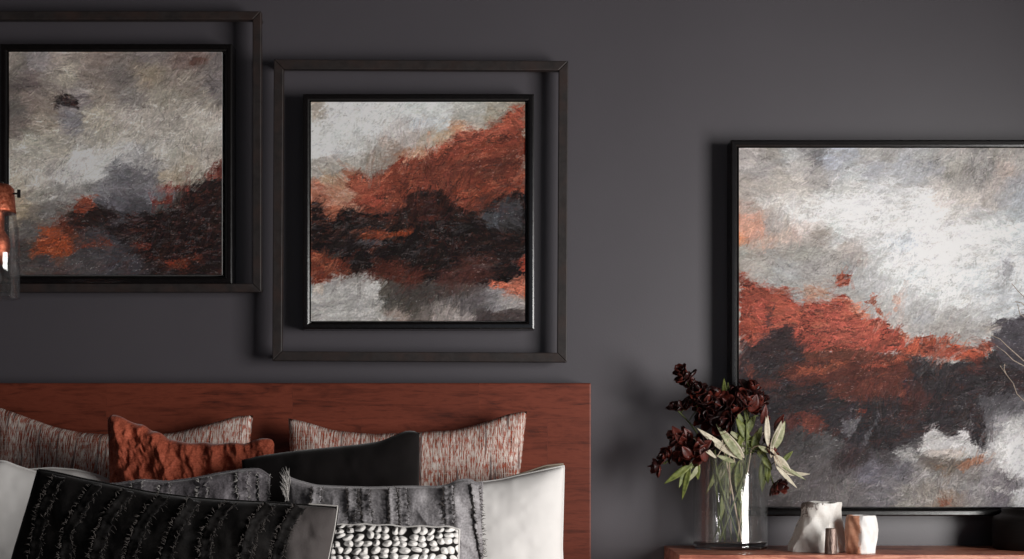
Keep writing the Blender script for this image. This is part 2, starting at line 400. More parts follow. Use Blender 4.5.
PT2 = [(315,110,(150,140,130)),(335,112,(195,195,195)),(360,110,(190,192,192)),(390,112,(190,192,190)),(415,108,(185,190,188)),(440,108,(190,192,190)),(470,108,(165,165,160)),
(500,106,(140,135,125)),(520,104,(130,118,104)),(320,130,(185,185,183)),(345,130,(197,199,198)),(370,130,(192,194,194)),(395,128,(176,171,169)),(420,125,(182,186,190)),(440,122,(177,180,182)),
(465,116,(152,150,144)),(490,114,(142,132,117)),(325,150,(197,199,200)),(350,150,(187,189,188)),(370,148,(162,160,157)),(390,145,(146,129,119)),(410,140,(172,162,156)),(430,136,(160,150,140)),
(445,138,(166,142,118)),(460,128,(172,130,104)),(318,166,(138,132,126)),(335,170,(142,136,128)),(355,163,(142,138,132)),(375,158,(137,127,118)),(330,180,(150,122,98)),(350,178,(146,98,78)),
(320,188,(162,102,82)),(335,193,(165,112,88)),(350,196,(150,110,90)),(400,156,(142,102,82)),(420,156,(165,122,97)),(320,200,(150,90,70)),
(340,240,(22,18,18)),(380,225,(30,24,23)),(420,230,(36,28,27)),(460,230,(34,29,29)),(500,230,(38,36,38)),(350,255,(20,16,16)),(400,255,(26,22,22)),(450,255,(34,29,29)),(500,262,(30,27,27)),
(430,205,(60,32,26)),(380,268,(68,36,30)),(400,276,(74,40,32)),(330,265,(100,46,32)),(470,268,(76,46,41)),(455,285,(70,50,45)),(320,300,(130,125,122)),(345,300,(150,148,145)),(365,310,(160,157,154)),
(330,315,(150,147,144)),(390,300,(66,64,60)),(410,310,(66,62,58)),(390,290,(78,72,66)),(430,295,(62,58,56)),(430,315,(100,92,88)),(450,312,(122,114,110)),(470,305,(80,75,76)),(495,300,(115,112,114)),
(520,302,(140,130,125)),(510,316,(76,68,68)),(485,318,(70,62,62)),(460,298,(85,80,80)),(395,318,(135,120,112)),(518,290,(170,100,78))]
LY2 = [([(345,184),(358,174),(374,177),(386,168),(400,160),(415,163),(430,152),(450,145),(470,132),(490,124),(505,116),(526,106),(526,212),(480,215),(430,206),(390,212),(366,214),(350,203),(356,194)],(112,54,41),2.2,1.2),
([(428,152),(460,136),(500,119),(526,107),(526,128),(492,140),(455,152),(425,163)],(162,80,62),3,1.3,.85),
([(420,160),(440,152),(500,140),(520,132),(520,150),(480,156),(440,162)],(138,64,48),3,1.8,.6),
([(350,182),(372,176),(386,180),(372,192),(352,190)],(150,78,60),2,1.6,.8),
([(360,196),(385,188),(385,202),(366,208)],(146,64,48),2,1.4,.6),
([(420,166),(500,158),(520,160),(520,178),(460,176),(425,180)],(86,42,34),4,1.8,.6),
([(460,186),(510,180),(524,186),(522,196),(480,200),(455,196)],(130,58,40),3,1.6,.6),
([(311,204),(319,204),(322,212),(330,214),(338,208),(350,207),(358,212),(372,215),(392,216),(408,208),(410,196),(424,190),(440,192),(455,204),(480,212),(492,204),(500,196),(510,198),(511,192),(526,194),(526,282),(480,284),(430,280),(390,276),(360,270),(345,262),(311,250)],(26,21,21),1.6,.9),
([(322,213),(334,208),(340,206),(334,220),(326,220)],(150,84,62),1.2,.7,.9),
([(405,200),(430,196),(450,206),(440,216),(412,214)],(60,32,28),2.5,1.8,.7),
([(366,218),(400,217),(440,216),(436,221),(400,222)],(88,42,33),1.4,1,.7),
([(360,237),(372,231),(392,230),(414,229),(412,234),(386,239),(366,241)],(122,52,30),1.3,.7,.95),
([(355,243),(372,240),(388,243),(372,246)],(86,82,86),1.3,1,.7),
([(492,206),(508,199),(522,204),(522,226),(498,228)],(66,66,70),2,1.5,.75),
([(482,216),(488,210),(497,214),(497,226),(486,228)],(76,80,86),1.6,.8,.7),
([(311,251),(326,254),(342,258),(348,266),(346,274),(330,278),(311,286)],(108,48,34),2,1.3,.95),
([(318,260),(330,262),(338,272),(328,274)],(150,82,56),1.5,1.3,.7),
([(372,262),(400,262),(425,272),(425,284),(398,282),(374,276)],(78,38,30),2.5,1.6,.85),
([(440,270),(470,258),(490,258),(492,276),(470,286),(440,284)],(78,44,39),3,1.6,.75),
([(311,286),(325,282),(345,276),(366,274),(378,282),(376,292),(388,302),(378,310),(392,322),(311,322)],(150,148,146),1.8,1.2,.85),
([(364,282),(376,285),(378,296),(366,300)],(190,188,186),1.4,1.4,.7),
([(312,284),(322,284),(322,294),(312,294)],(172,160,148),1.2,.5,.8),
([(390,284),(440,286),(470,294),(430,300),(392,300)],(58,52,50),3,1.6,.7),
([(432,318),(445,312),(470,314),(478,322),(430,322)],(150,140,136),1.5,1.5,.8),
([(480,303),(505,297),(526,300),(526,308),(500,311),(485,310)],(128,126,128),2,1.6,.8),
([(482,312),(526,309),(526,322),(485,322)],(66,58,57),2,1.0,.8),
([(489,281),(505,284),(510,288),(503,292),(490,287)],(205,104,78),1,.5,.95),
([(512,282),(526,275),(526,298),(516,296)],(195,108,84),1.2,1.2,.85),
([(520,258),(526,256),(526,272),(521,272)],(170,66,48),1,.6,.85),
([(494,276),(508,279),(506,283),(493,279)],(14,10,10),1,.4,.9)]

PT3 = [(745,160,(178,171,168)),(760,170,(166,161,159)),(775,152,(150,145,140)),(790,155,(168,168,168)),(815,152,(124,122,122)),(818,160,(114,112,116)),(800,167,(192,187,184)),(830,160,(166,169,179)),
(750,190,(180,170,164)),(775,185,(181,173,166)),(800,185,(196,189,183)),(820,175,(170,165,162)),(770,200,(200,196,192)),(790,210,(216,214,212)),(810,215,(220,219,218)),(830,205,(222,222,222)),
(745,205,(182,160,150)),(742,222,(206,152,132)),(757,228,(204,150,130)),(742,240,(215,142,108)),(765,240,(190,160,145)),(775,225,(170,160,155)),(790,237,(185,165,155)),(805,232,(202,192,187)),
(820,237,(165,155,148)),(745,252,(150,148,142)),(770,252,(150,145,140)),(800,252,(160,156,150)),(820,254,(150,146,142)),(835,240,(212,212,212)),
(845,155,(166,169,177)),(865,152,(172,170,168)),(885,155,(160,158,156)),(850,170,(182,184,186)),(875,172,(167,168,174)),(900,165,(170,171,176)),(925,157,(160,160,160)),(930,168,(140,140,145)),
(915,177,(174,176,180)),(850,187,(202,201,198)),(885,187,(198,198,199)),(835,200,(222,222,222)),(850,208,(234,234,236)),(875,205,(234,234,236)),(900,200,(222,222,222)),(922,200,(236,236,237)),
(850,225,(216,216,216)),(870,220,(220,220,220)),(900,220,(224,224,224)),(925,225,(240,240,242)),(835,230,(202,206,204)),(845,247,(180,170,165)),(838,260,(155,150,146)),(862,257,(172,164,160)),
(880,250,(212,214,214)),(905,242,(208,213,219)),(900,258,(234,234,236)),(925,250,(242,242,244)),
(935,158,(152,150,148)),(955,155,(165,160,156)),(980,152,(142,138,136)),(1000,150,(150,145,140)),(1020,155,(165,160,156)),(950,170,(150,146,140)),(970,172,(132,128,126)),(985,168,(150,146,144)),
(1005,168,(172,158,152)),(1020,165,(165,160,156)),(937,186,(190,184,180)),(955,182,(165,160,156)),(975,180,(142,138,136)),(995,185,(167,158,154)),(1015,185,(157,157,162)),(940,200,(214,206,202)),
(965,200,(192,184,178)),(985,198,(177,170,166)),(1005,200,(167,167,170)),(1020,200,(162,166,172)),(930,215,(240,240,242)),(955,212,(208,205,202)),(980,215,(187,186,186)),(1000,215,(188,190,191)),
(1020,215,(178,183,187)),(940,235,(244,244,246)),(965,235,(238,238,239)),(985,230,(214,216,216)),(1005,232,(207,210,210)),(1020,230,(198,203,205)),(935,255,(242,242,244)),(960,255,(228,229,229)),
(985,250,(217,218,218)),(1010,252,(217,220,222)),
(845,270,(152,152,152)),(870,272,(180,180,180)),(890,270,(217,220,220)),(915,275,(217,222,224)),(865,288,(174,174,174)),(885,290,(190,190,190)),(905,290,(214,216,216)),(925,290,(222,224,224)),
(878,305,(167,164,162)),(897,308,(185,180,178)),(915,305,(187,186,186)),(925,317,(162,162,164)),(902,328,(180,172,168)),(917,330,(165,162,160)),(940,275,(226,227,227)),(960,275,(217,220,222)),
(980,275,(214,218,220)),(1000,275,(192,194,196)),(1018,275,(214,218,220)),(940,300,(213,215,215)),(960,300,(213,215,215)),(985,295,(207,212,216)),(1010,295,(198,201,205)),(1022,302,(195,200,204)),
(935,315,(172,170,168)),(955,315,(167,165,164)),(975,314,(182,182,182)),(990,303,(206,209,211)),(940,327,(165,160,156)),(960,332,(152,148,144)),(975,328,(167,164,162)),
(745,264,(168,160,152)),(765,270,(162,158,154)),(790,272,(162,162,162)),(815,272,(152,148,146)),(795,285,(152,150,148)),(830,285,(155,148,144)),(855,300,(165,160,156)),
(760,400,(42,38,40)),(800,400,(50,42,42)),(850,400,(46,42,44)),(900,400,(48,38,38)),(950,400,(44,40,43)),(990,400,(58,54,58)),(1015,400,(82,80,84)),
(760,440,(62,58,59)),(800,440,(64,61,62)),(830,445,(78,75,76)),(850,425,(90,88,92)),(870,430,(50,48,51)),(890,440,(52,49,52)),(750,480,(76,72,73)),(790,480,(84,79,79)),(820,470,(88,83,84)),(850,455,(58,50,52)),
(850,490,(104,99,99)),(872,470,(96,92,100)),(880,490,(110,106,110)),(900,470,(98,95,100)),(885,458,(66,62,64)),(900,450,(128,126,126)),(910,495,(128,123,119)),(925,475,(136,133,132)),(930,495,(132,126,120)),
(950,480,(140,136,134)),(945,500,(124,110,100)),(970,490,(132,128,130)),(990,480,(122,117,120)),(980,500,(130,125,127)),(1005,480,(112,106,110)),(1005,495,(112,106,112)),(1015,460,(226,226,226)),
(1020,440,(214,213,213)),(1020,500,(200,198,198)),(995,465,(150,146,146)),(950,465,(104,95,88)),(935,462,(98,90,84)),(975,470,(112,106,104)),(990,440,(150,148,150)),(1005,425,(140,138,141)),(915,440,(84,80,82)),
(940,420,(50,46,48)),(970,425,(44,41,44)),(975,440,(60,57,60)),(920,415,(58,44,44)),(985,415,(76,73,76)),(1060,160,(160,158,156)),(1090,250,(200,200,202)),(1060,230,(205,206,208)),(1060,300,(170,172,176)),
(1060,360,(60,58,62)),(1070,430,(120,118,120)),(1060,480,(180,178,178)),(1100,400,(90,86,90))]
LY3 = [([(739,272),(748,281),(765,283),(785,287),(790,299),(802,304),(816,300),(830,303),(832,296),(846,296),(850,305),(860,316),(872,318),(885,320),(893,328),(906,343),(900,352),(860,354),(830,352),(800,356),(770,362),(739,375)],(166,76,62),1.6,1.0),
([(739,276),(760,284),(786,290),(784,305),(762,302),(739,310)],(146,72,56),3,1.6,.75),
([(770,300),(800,306),(806,318),(785,322),(768,314)],(172,88,68),2.5,1.6,.6),
([(830,300),(846,300),(862,322),(880,330),(870,344),(835,345),(815,330)],(176,86,72),3,1.8,.65),
([(800,293),(816,286),(830,290),(828,299),(808,302)],(164,116,92),2,2.2,.75),
([(850,303),(870,314),(864,320),(852,312)],(205,128,100),1,1.8,.8),
([(833,277),(840,273),(850,277),(849,285),(838,286)],(160,74,54),1.1,.6,.95),
([(869,296),(875,294),(881,305),(886,318),(878,316),(872,304)],(160,88,68),1.2,1.2,.9),
([(895,296),(903,296),(900,312),(896,308)],(196,140,118),1.2,1.8,.6),
([(885,322),(892,324),(908,338),(905,342)],(180,100,76),1.3,1.2,.9),
([(898,350),(912,343),(924,340),(936,337),(944,332),(952,334),(950,344),(962,346),(974,350),(982,342),(994,338),(996,344),(986,354),(978,360),(975,372),(970,362),(945,360),(924,356),(900,358)],(182,86,62),1.4,1.0),
([(925,343),(945,346),(962,352),(960,358),(930,356)],(150,72,58),1.5,1.6,.7),
([(739,338),(752,346),(764,338),(774,332),(786,326),(792,330),(790,338),(806,344),(806,352),(836,354),(870,352),(905,356),(940,361),(972,364),(985,355),(998,345),(1020,352),(1110,350),(1110,396),(1024,392),(1000,408),(985,425),(985,448),(975,452),(960,436),(945,430),(925,430),(905,448),(885,452),(862,448),(840,440),(812,425),(785,432),(739,440)],(43,39,42),2.2,1.1,.93),
([(988,324),(1002,319),(1014,315),(1030,312),(1110,318),(1110,360),(1024,372),(1000,360),(990,342),(1000,330)],(72,68,74),1.8,.9,.95),
([(988,328),(1000,325),(1000,330),(988,333)],(178,168,160),1.2,.8,.8),
([(739,296),(752,300),(756,330),(739,338)],(142,66,52),2.5,1.8,.8),
([(766,316),(772,310),(776,326),(768,328)],(70,50,50),1.6,1.4,.8),
([(748,312),(758,312),(757,322),(749,322)],(184,88,70),1.3,.9,.9),
([(750,325),(758,322),(758,334),(750,342)],(168,80,60),1.6,1.2,.8),
([(804,352),(840,350),(872,352),(905,354),(905,368),(880,374),(858,366),(820,366),(806,360)],(98,54,42),2,1.6,.85),
([(778,372),(800,364),(830,360),(870,358),(905,362),(912,378),(880,390),(840,388),(800,382)],(92,46,38),2.5,2.0,.85),
([(800,372),(822,366),(850,362),(850,367),(820,374),(806,376)],(150,76,55),1.6,1.6,.85),
([(868,366),(900,358),(908,360),(880,370)],(158,74,56),1.4,1.8,.8),
([(878,350),(884,344),(884,354)],(180,86,64),1,.6,.9),
([(905,385),(925,382),(928,405),(905,420),(900,400)],(74,40,37),3,1.8,.7),
([(830,385),(900,384),(904,396),(860,402),(830,398)],(96,48,39),2.5,2.0,.8),
([(748,360),(755,368),(753,380),(748,376)],(126,62,50),1.5,1.2,.8),
([(755,376),(775,382),(776,388),(760,388)],(100,50,42),1.8,1.6,.7),
([(798,412),(815,412),(824,424),(822,433),(804,430)],(108,52,43),1.8,1.6,.85),
([(784,416),(796,414),(798,430),(786,432)],(84,42,38),2,1.8,.7),
([(852,410),(864,408),(862,413),(853,414)],(128,52,40),1,.8,.8),
([(975,360),(983,352),(980,372),(975,370)],(128,62,50),1.6,1.6,.6),
([(843,424),(858,417),(858,428),(850,438),(842,432)],(120,118,122),1.5,1.0,.7),
([(876,412),(879,413),(868,446),(864,445)],(98,97,102),.8,.3,.8),
([(862,412),(874,412),(864,438),(854,436)],(44,43,47),1,.5,.8),
([(862,462),(880,470),(884,486),(860,482)],(98,95,104),2,.9,.8),
([(888,450),(905,446),(920,452),(918,464),(900,462)],(140,139,139),1.6,1.7,.75),
([(838,452),(866,444),(870,456),(850,468),(838,464)],(50,43,45),2.2,1.6,.7),
([(918,452),(920,440),(928,432),(934,428),(942,433),(950,440),(957,440),(960,431),(966,434),(972,444),(984,449),(996,450),(990,456),(968,458),(950,459),(930,454)],(182,180,180),1.5,.9),
([(925,448),(950,450),(975,455),(950,458),(930,454)],(196,180,170),1.2,1.2,.6),
([(960,464),(975,456),(985,455),(984,462),(970,468),(962,470)],(158,100,72),1.5,1.3,.75),
([(932,458),(945,462),(944,474),(934,468)],(112,86,66),2,1.5,.7),
([(990,446),(1002,432),(1012,420),(1024,415),(1060,420),(1060,440),(1024,450),(1012,482),(1000,466)],(206,205,205),2.2,1.3,.95),
([(1012,440),(1060,436),(1060,470),(1015,478),(1008,462)],(234,234,236),2,.8,.95),
([(1014,490),(1060,482),(1060,508),(1016,508)],(214,213,214),1.8,.7,.9),
([(982,400),(1000,392),(1024,400),(1024,412),(1000,420),(986,432),(982,420)],(112,110,114),2.5,2.2,.55),
([(974,482),(990,484),(1010,490),(1008,493),(985,488),(972,494)],(176,172,172),1,1.2,.7),
([(940,500),(950,499),(950,506),(942,506)],(122,72,54),1.2,1.0,.85),
([(810,150),(822,150),(820,164),(812,162)],(112,110,113),1.6,1.6,.7),
([(1008,264),(1014,270),(1012,280),(1006,284)],(140,140,144),1.5,1.8,.8),
([(739,232),(752,236),(752,244),(739,246)],(214,140,104),1.5,1.0,.8),
([(739,214),(760,220),(768,238),(752,242),(739,232)],(204,152,132),2.5,1.4,.6)]

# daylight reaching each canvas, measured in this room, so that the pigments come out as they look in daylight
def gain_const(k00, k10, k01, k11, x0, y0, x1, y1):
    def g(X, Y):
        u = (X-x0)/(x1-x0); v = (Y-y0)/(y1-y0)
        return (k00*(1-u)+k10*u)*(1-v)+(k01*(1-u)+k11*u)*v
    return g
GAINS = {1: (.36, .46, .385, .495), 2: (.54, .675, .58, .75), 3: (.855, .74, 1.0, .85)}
picture('landscape_painting', 'small abstract painting in beige and grey with a dark dome-shaped mark', 9, 52, 222, 275, 0, 44, 232, 284, PT1, LY1, 11, gain_const(*GAINS[1], 9, 52, 222, 275), 1.6)
picture('landscape_painting', 'small abstract painting with a rust-red diagonal sky over black, black frame, above the headboard', 311, 102, 525, 321, 303, 94, 534, 329, PT2, LY2, 31, gain_const(*GAINS[2], 311, 102, 525, 321), 1.6)
picture('landscape_painting', 'large abstract painting of white clouds over red and black, black frame, above the wooden cabinet', 739, 148, 1104, 507, 731, 140, 1112, 516, PT3, LY3, 57, gain_const(*GAINS[3], 739, 148, 1024, 507), 1.7, .066)

# ------------------------------------------------------------------ open outer frames standing off the wall
def open_frame(label, x0, y0, x1, y1, wpx, roll=0.0):
    g, t = .036, .020; yf = -(g+t)
    a = W(x0, y1, yf); b = W(x1, y0, yf); w = wpx*3.44/F; c = Vector(((a.x+b.x)/2, 0, (a.z+b.z)/2))
    root = empty('open_frame', c, label, 'picture frame', None)
    for (nm, P) in (('top_rail', [(a.x, b.z), (b.x, b.z), (b.x-w, b.z-w), (a.x+w, b.z-w)]), ('bottom_rail', [(a.x, a.z), (b.x, a.z), (b.x-w, a.z+w), (a.x+w, a.z+w)]),
                    ('side_rail', [(a.x, a.z), (a.x, b.z), (a.x+w, b.z-w), (a.x+w, a.z+w)]), ('side_rail', [(b.x, a.z), (b.x, b.z), (b.x-w, b.z-w), (b.x-w, a.z+w)])):
        vs = [(p[0], -g, p[1]) for p in P] + [(p[0], yf, p[1]) for p in P]
        o = mesh_obj(nm, vs, [(0,1,2,3),(4,5,6,7),(0,1,5,4),(1,2,6,5),(2,3,7,6),(3,0,4,7)], OLDWOOD, root, smooth=False); fix_normals(o); bevel(o, .0018, 2)
    for (x, z) in ((a.x+w*.5, b.z-w*.5), (b.x-w*.5, b.z-w*.5), (a.x+w*.5, a.z+w*.5), (b.x-w*.5, a.z+w*.5)):
        r = w*.30; v = VF(); v.tube([(x, -.0005, z), (x, -g-.001, z)], r, 10); v.obj('wall_peg', OLDWOOD, root, fix=True)
    root.rotation_euler = (0, roll, 0)
    return root
open_frame('dark weathered open wooden frame around the beige painting at far left', -30, 11, 261, 292, 8.5)
open_frame('dark weathered open wooden frame around the rust-red painting above the headboard', 273, 60, 567.5, 361.5, 9.5, math.radians(.3))

# ------------------------------------------------------------------ bed
BT = .655     # top of the mattress
hb = W(591, 383, -.07)
bed = empty('bed', (-.76, -1.0, 0), 'double bed with a plain red-brown timber headboard against the grey wall', 'bed')
box('headboard', (-1.72, -.07, .06), (hb.x, -.012, hb.z), HEADWOOD, bed, .003)
box('bed_base', (-1.66, -2.12, .14), (.12, -.072, .36), HEADWOOD, bed, .006)
for x in (-1.6, .06):
    for y in (-2.05, -.15): box('leg', (x-.04, y-.04, 0), (x+.04, y+.04, .14), HEADWOOD, bed, .004)
LINEN = None
def fabric(name, rgb, rough=.85, weave=900, wrinkle=.0012, var=.1, sheen=.0, spec=.15, light=None):
    m = M(name, rough, spec); uv = m.coord('UV')
    f = m.noise(uv, 14, 5, .6, .5); w = m.noise(uv, weave, 2, .5)
    c = lin(rgb); d = tuple(x*(1-var) for x in c[:3])+(1,); e = lin(light) if light else tuple(min(.95, x*(1+var)) for x in c[:3])+(1,)
    m.color(m.ramp(m.math('ADD', m.math('MULTIPLY', f, .6), m.math('MULTIPLY', w, .4)), [(.35, d), (.65, e)]))
    m.bump(m.math('ADD', f, m.math('MULTIPLY', w, .25)), wrinkle, .8)
    if sheen:
        m.b.inputs['Sheen Weight'].default_value = sheen; m.b.inputs['Sheen Roughness'].default_value = .35
    return m.m
WHITE = fabric('white_linen', (216, 213, 210), var=.03, wrinkle=.0004)
TAUPE = fabric('shaded_white_linen', (150, 138, 124), var=.15)  # taupe stands for white linen lying in shade
BLACKV = fabric('black_velvet', (20, 17, 17), .85, 500, .0012, .3, .15, .1)
RUFBLK = fabric('black_crushed_velvet', (9, 8, 8), .75, 300, .002, .35, .06, .15, (22, 19, 18))
RUFGRY = fabric('grey_crushed_velvet', (112, 108, 110), .55, 260, .003, .4, .3, .35, (160, 156, 158))
DKGRY = fabric('charcoal_crushed_velvet', (84, 79, 82), .55, 260, .003, .4, .3, .35, (126, 120, 124))
FRAY = fabric('frayed_thread_pale', (176, 172, 168), var=.2)
FRAYD = fabric('frayed_thread_dark', (84, 79, 76), var=.45)
RUST = fabric('rust_pleated_velvet', (118, 46, 29), .75, 300, .0015, .35, .15, .2, (190, 98, 72))
# front cushion's right end: window light put into the colour past its last ruffle
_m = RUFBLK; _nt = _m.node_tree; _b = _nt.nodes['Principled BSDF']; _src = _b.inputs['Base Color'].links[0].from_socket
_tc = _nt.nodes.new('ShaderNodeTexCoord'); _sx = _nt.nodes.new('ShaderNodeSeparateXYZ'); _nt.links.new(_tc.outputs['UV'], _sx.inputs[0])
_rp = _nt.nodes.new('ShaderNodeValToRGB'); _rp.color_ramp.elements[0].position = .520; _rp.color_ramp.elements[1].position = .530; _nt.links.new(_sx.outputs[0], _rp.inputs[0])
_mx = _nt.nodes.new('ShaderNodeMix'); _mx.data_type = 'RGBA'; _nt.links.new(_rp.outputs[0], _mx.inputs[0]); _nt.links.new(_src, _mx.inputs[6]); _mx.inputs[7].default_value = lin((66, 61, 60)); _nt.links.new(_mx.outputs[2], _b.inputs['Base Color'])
# slubby tweed: vertical and horizontal threads
m = M('rust_and_cream_tweed', .9, .1); uv = m.coord('UV')
a1 = m.noise(m.coord('UV', (380, 14, 1)), 1, 3, .6); a2 = m.noise(m.coord('UV', (20, 330, 1)), 1, 3, .6); a3 = m.noise(m.coord('UV', (420, 70, 1)), 1, 2, .6); a4 = m.noise(m.coord('UV', (120, 5, 1)), 1, 2, .5)
c = m.ramp(a1, [(.36, lin((70, 52, 48))), (.42, lin((150, 84, 62))), (.47, lin((206, 190, 178))), (.53, lin((230, 226, 220))), (.60, lin((160, 90, 66))), (.66, lin((104, 90, 86)))])
c = m.mix(m.ramp(a2, [(.55, (0,0,0,1)), (.66, (.7,.7,.7,1))]), c, lin((214, 200, 190)))
c = m.mix(m.ramp(a3, [(.51, (0,0,0,1)), (.58, (.85,.85,.85,1))]), c, lin((160, 72, 48)))
c = m.mix(m.ramp(a4, [(.57, (0,0,0,1)), (.63, (.75,.75,.75,1))]), c, lin((84, 72, 72)))
m.color(c); m.bump(m.math('ADD', a1, a2), .0008); TWEED = m.m
# netted pebble cloth
m = M('black_net_on_white', .8, .2); uv = m.coord('UV', (60, 86, 1))
wn = m.n('ShaderNodeTexNoise'); wn.inputs['Scale'].default_value = .35; m.l(uv, wn.inputs['Vector'])
wa = m.n('ShaderNodeVectorMath', operation='MULTIPLY_ADD'); m.l(wn.outputs['Color'], wa.inputs[0]); wa.inputs[1].default_value = (1.6, 1.6, 0); m.l(uv, wa.inputs[2])
br = m.n('ShaderNodeTexVoronoi', feature='F1'); br.inputs['Scale'].default_value = 1; br.inputs['Randomness'].default_value = .38; br.voronoi_dimensions = '2D'; m.l(wa.outputs[0], br.inputs['Vector'])
m.color(m.ramp(br.outputs['Distance'], [(.43, lin((226, 222, 218))), (.51, lin((20, 17, 17)))]))
m.bump(m.ramp(br.outputs['Distance'], [(.05, (1,1,1,1)), (.55, (0,0,0,1))]), .006, .9); NET = m.m

box('mattress', (-1.64, -2.08, .361), (.10, -.09, BT), WHITE, None, .03, org=(-.77, -1.08, .361))
tag(bpy.data.objects['mattress'], 'white mattress lying on the bed base under the cushions', 'mattress')

# ------------------------------------------------------------------ cushions
def leaf(v, p0, p1, w, sag=.0, normal=None, fold=.25, n=12):
    """lance-shaped folded blade from p0 (base) to p1 (tip)"""
    p0 = Vector(p0); p1 = Vector(p1); t = (p1-p0); L = t.length; t.normalize()
    nrm = Vector(normal) if normal else Vector((random.uniform(-.6, .6), -1, random.uniform(-.3, .5)))
    sd = t.cross(nrm).normalized(); nrm = sd.cross(t).normalized(); vs = []
    for i in range(n+1):
        s = i/n; wd = w*.5*max(.04, math.sin(math.pi*min(1, s**.8*.97+.03))**.85); c = p0+t*L*s+nrm*(math.sin(s*math.pi)*sag*L)
        for a in (-1, -.5, 0, .5, 1):
            vs.append(c+sd*a*wd-nrm*(wd*fold*(1-abs(a)))*1.0)
    fs = [(i*5+k, i*5+k+1, (i+1)*5+k+1, (i+1)*5+k) for i in range(n) for k in range(4)]
    v.add(vs, fs)
def solid(o, t=.0006):
    m_ = o.modifiers.new('thickness', 'SOLIDIFY'); m_.thickness = t; return o
def resample(poly, n):
    P = [np.array(p, float) for p in poly]; L = [0]
    for i in range(1, len(P)): L.append(L[-1]+np.linalg.norm(P[i]-P[i-1]))
    L = np.array(L)/L[-1]; t = np.linspace(0, 1, n); A = np.array(P)
    # smooth by local cubic (Catmull style through np.interp then smoothing)
    X = np.stack([np.interp(t, L, A[:, k]) for k in range(A.shape[1])], -1)
    for _ in range(max(1, n//14)):
        X[1:-1] = (X[:-2]+2*X[1:-1]+X[2:])/4
    return X

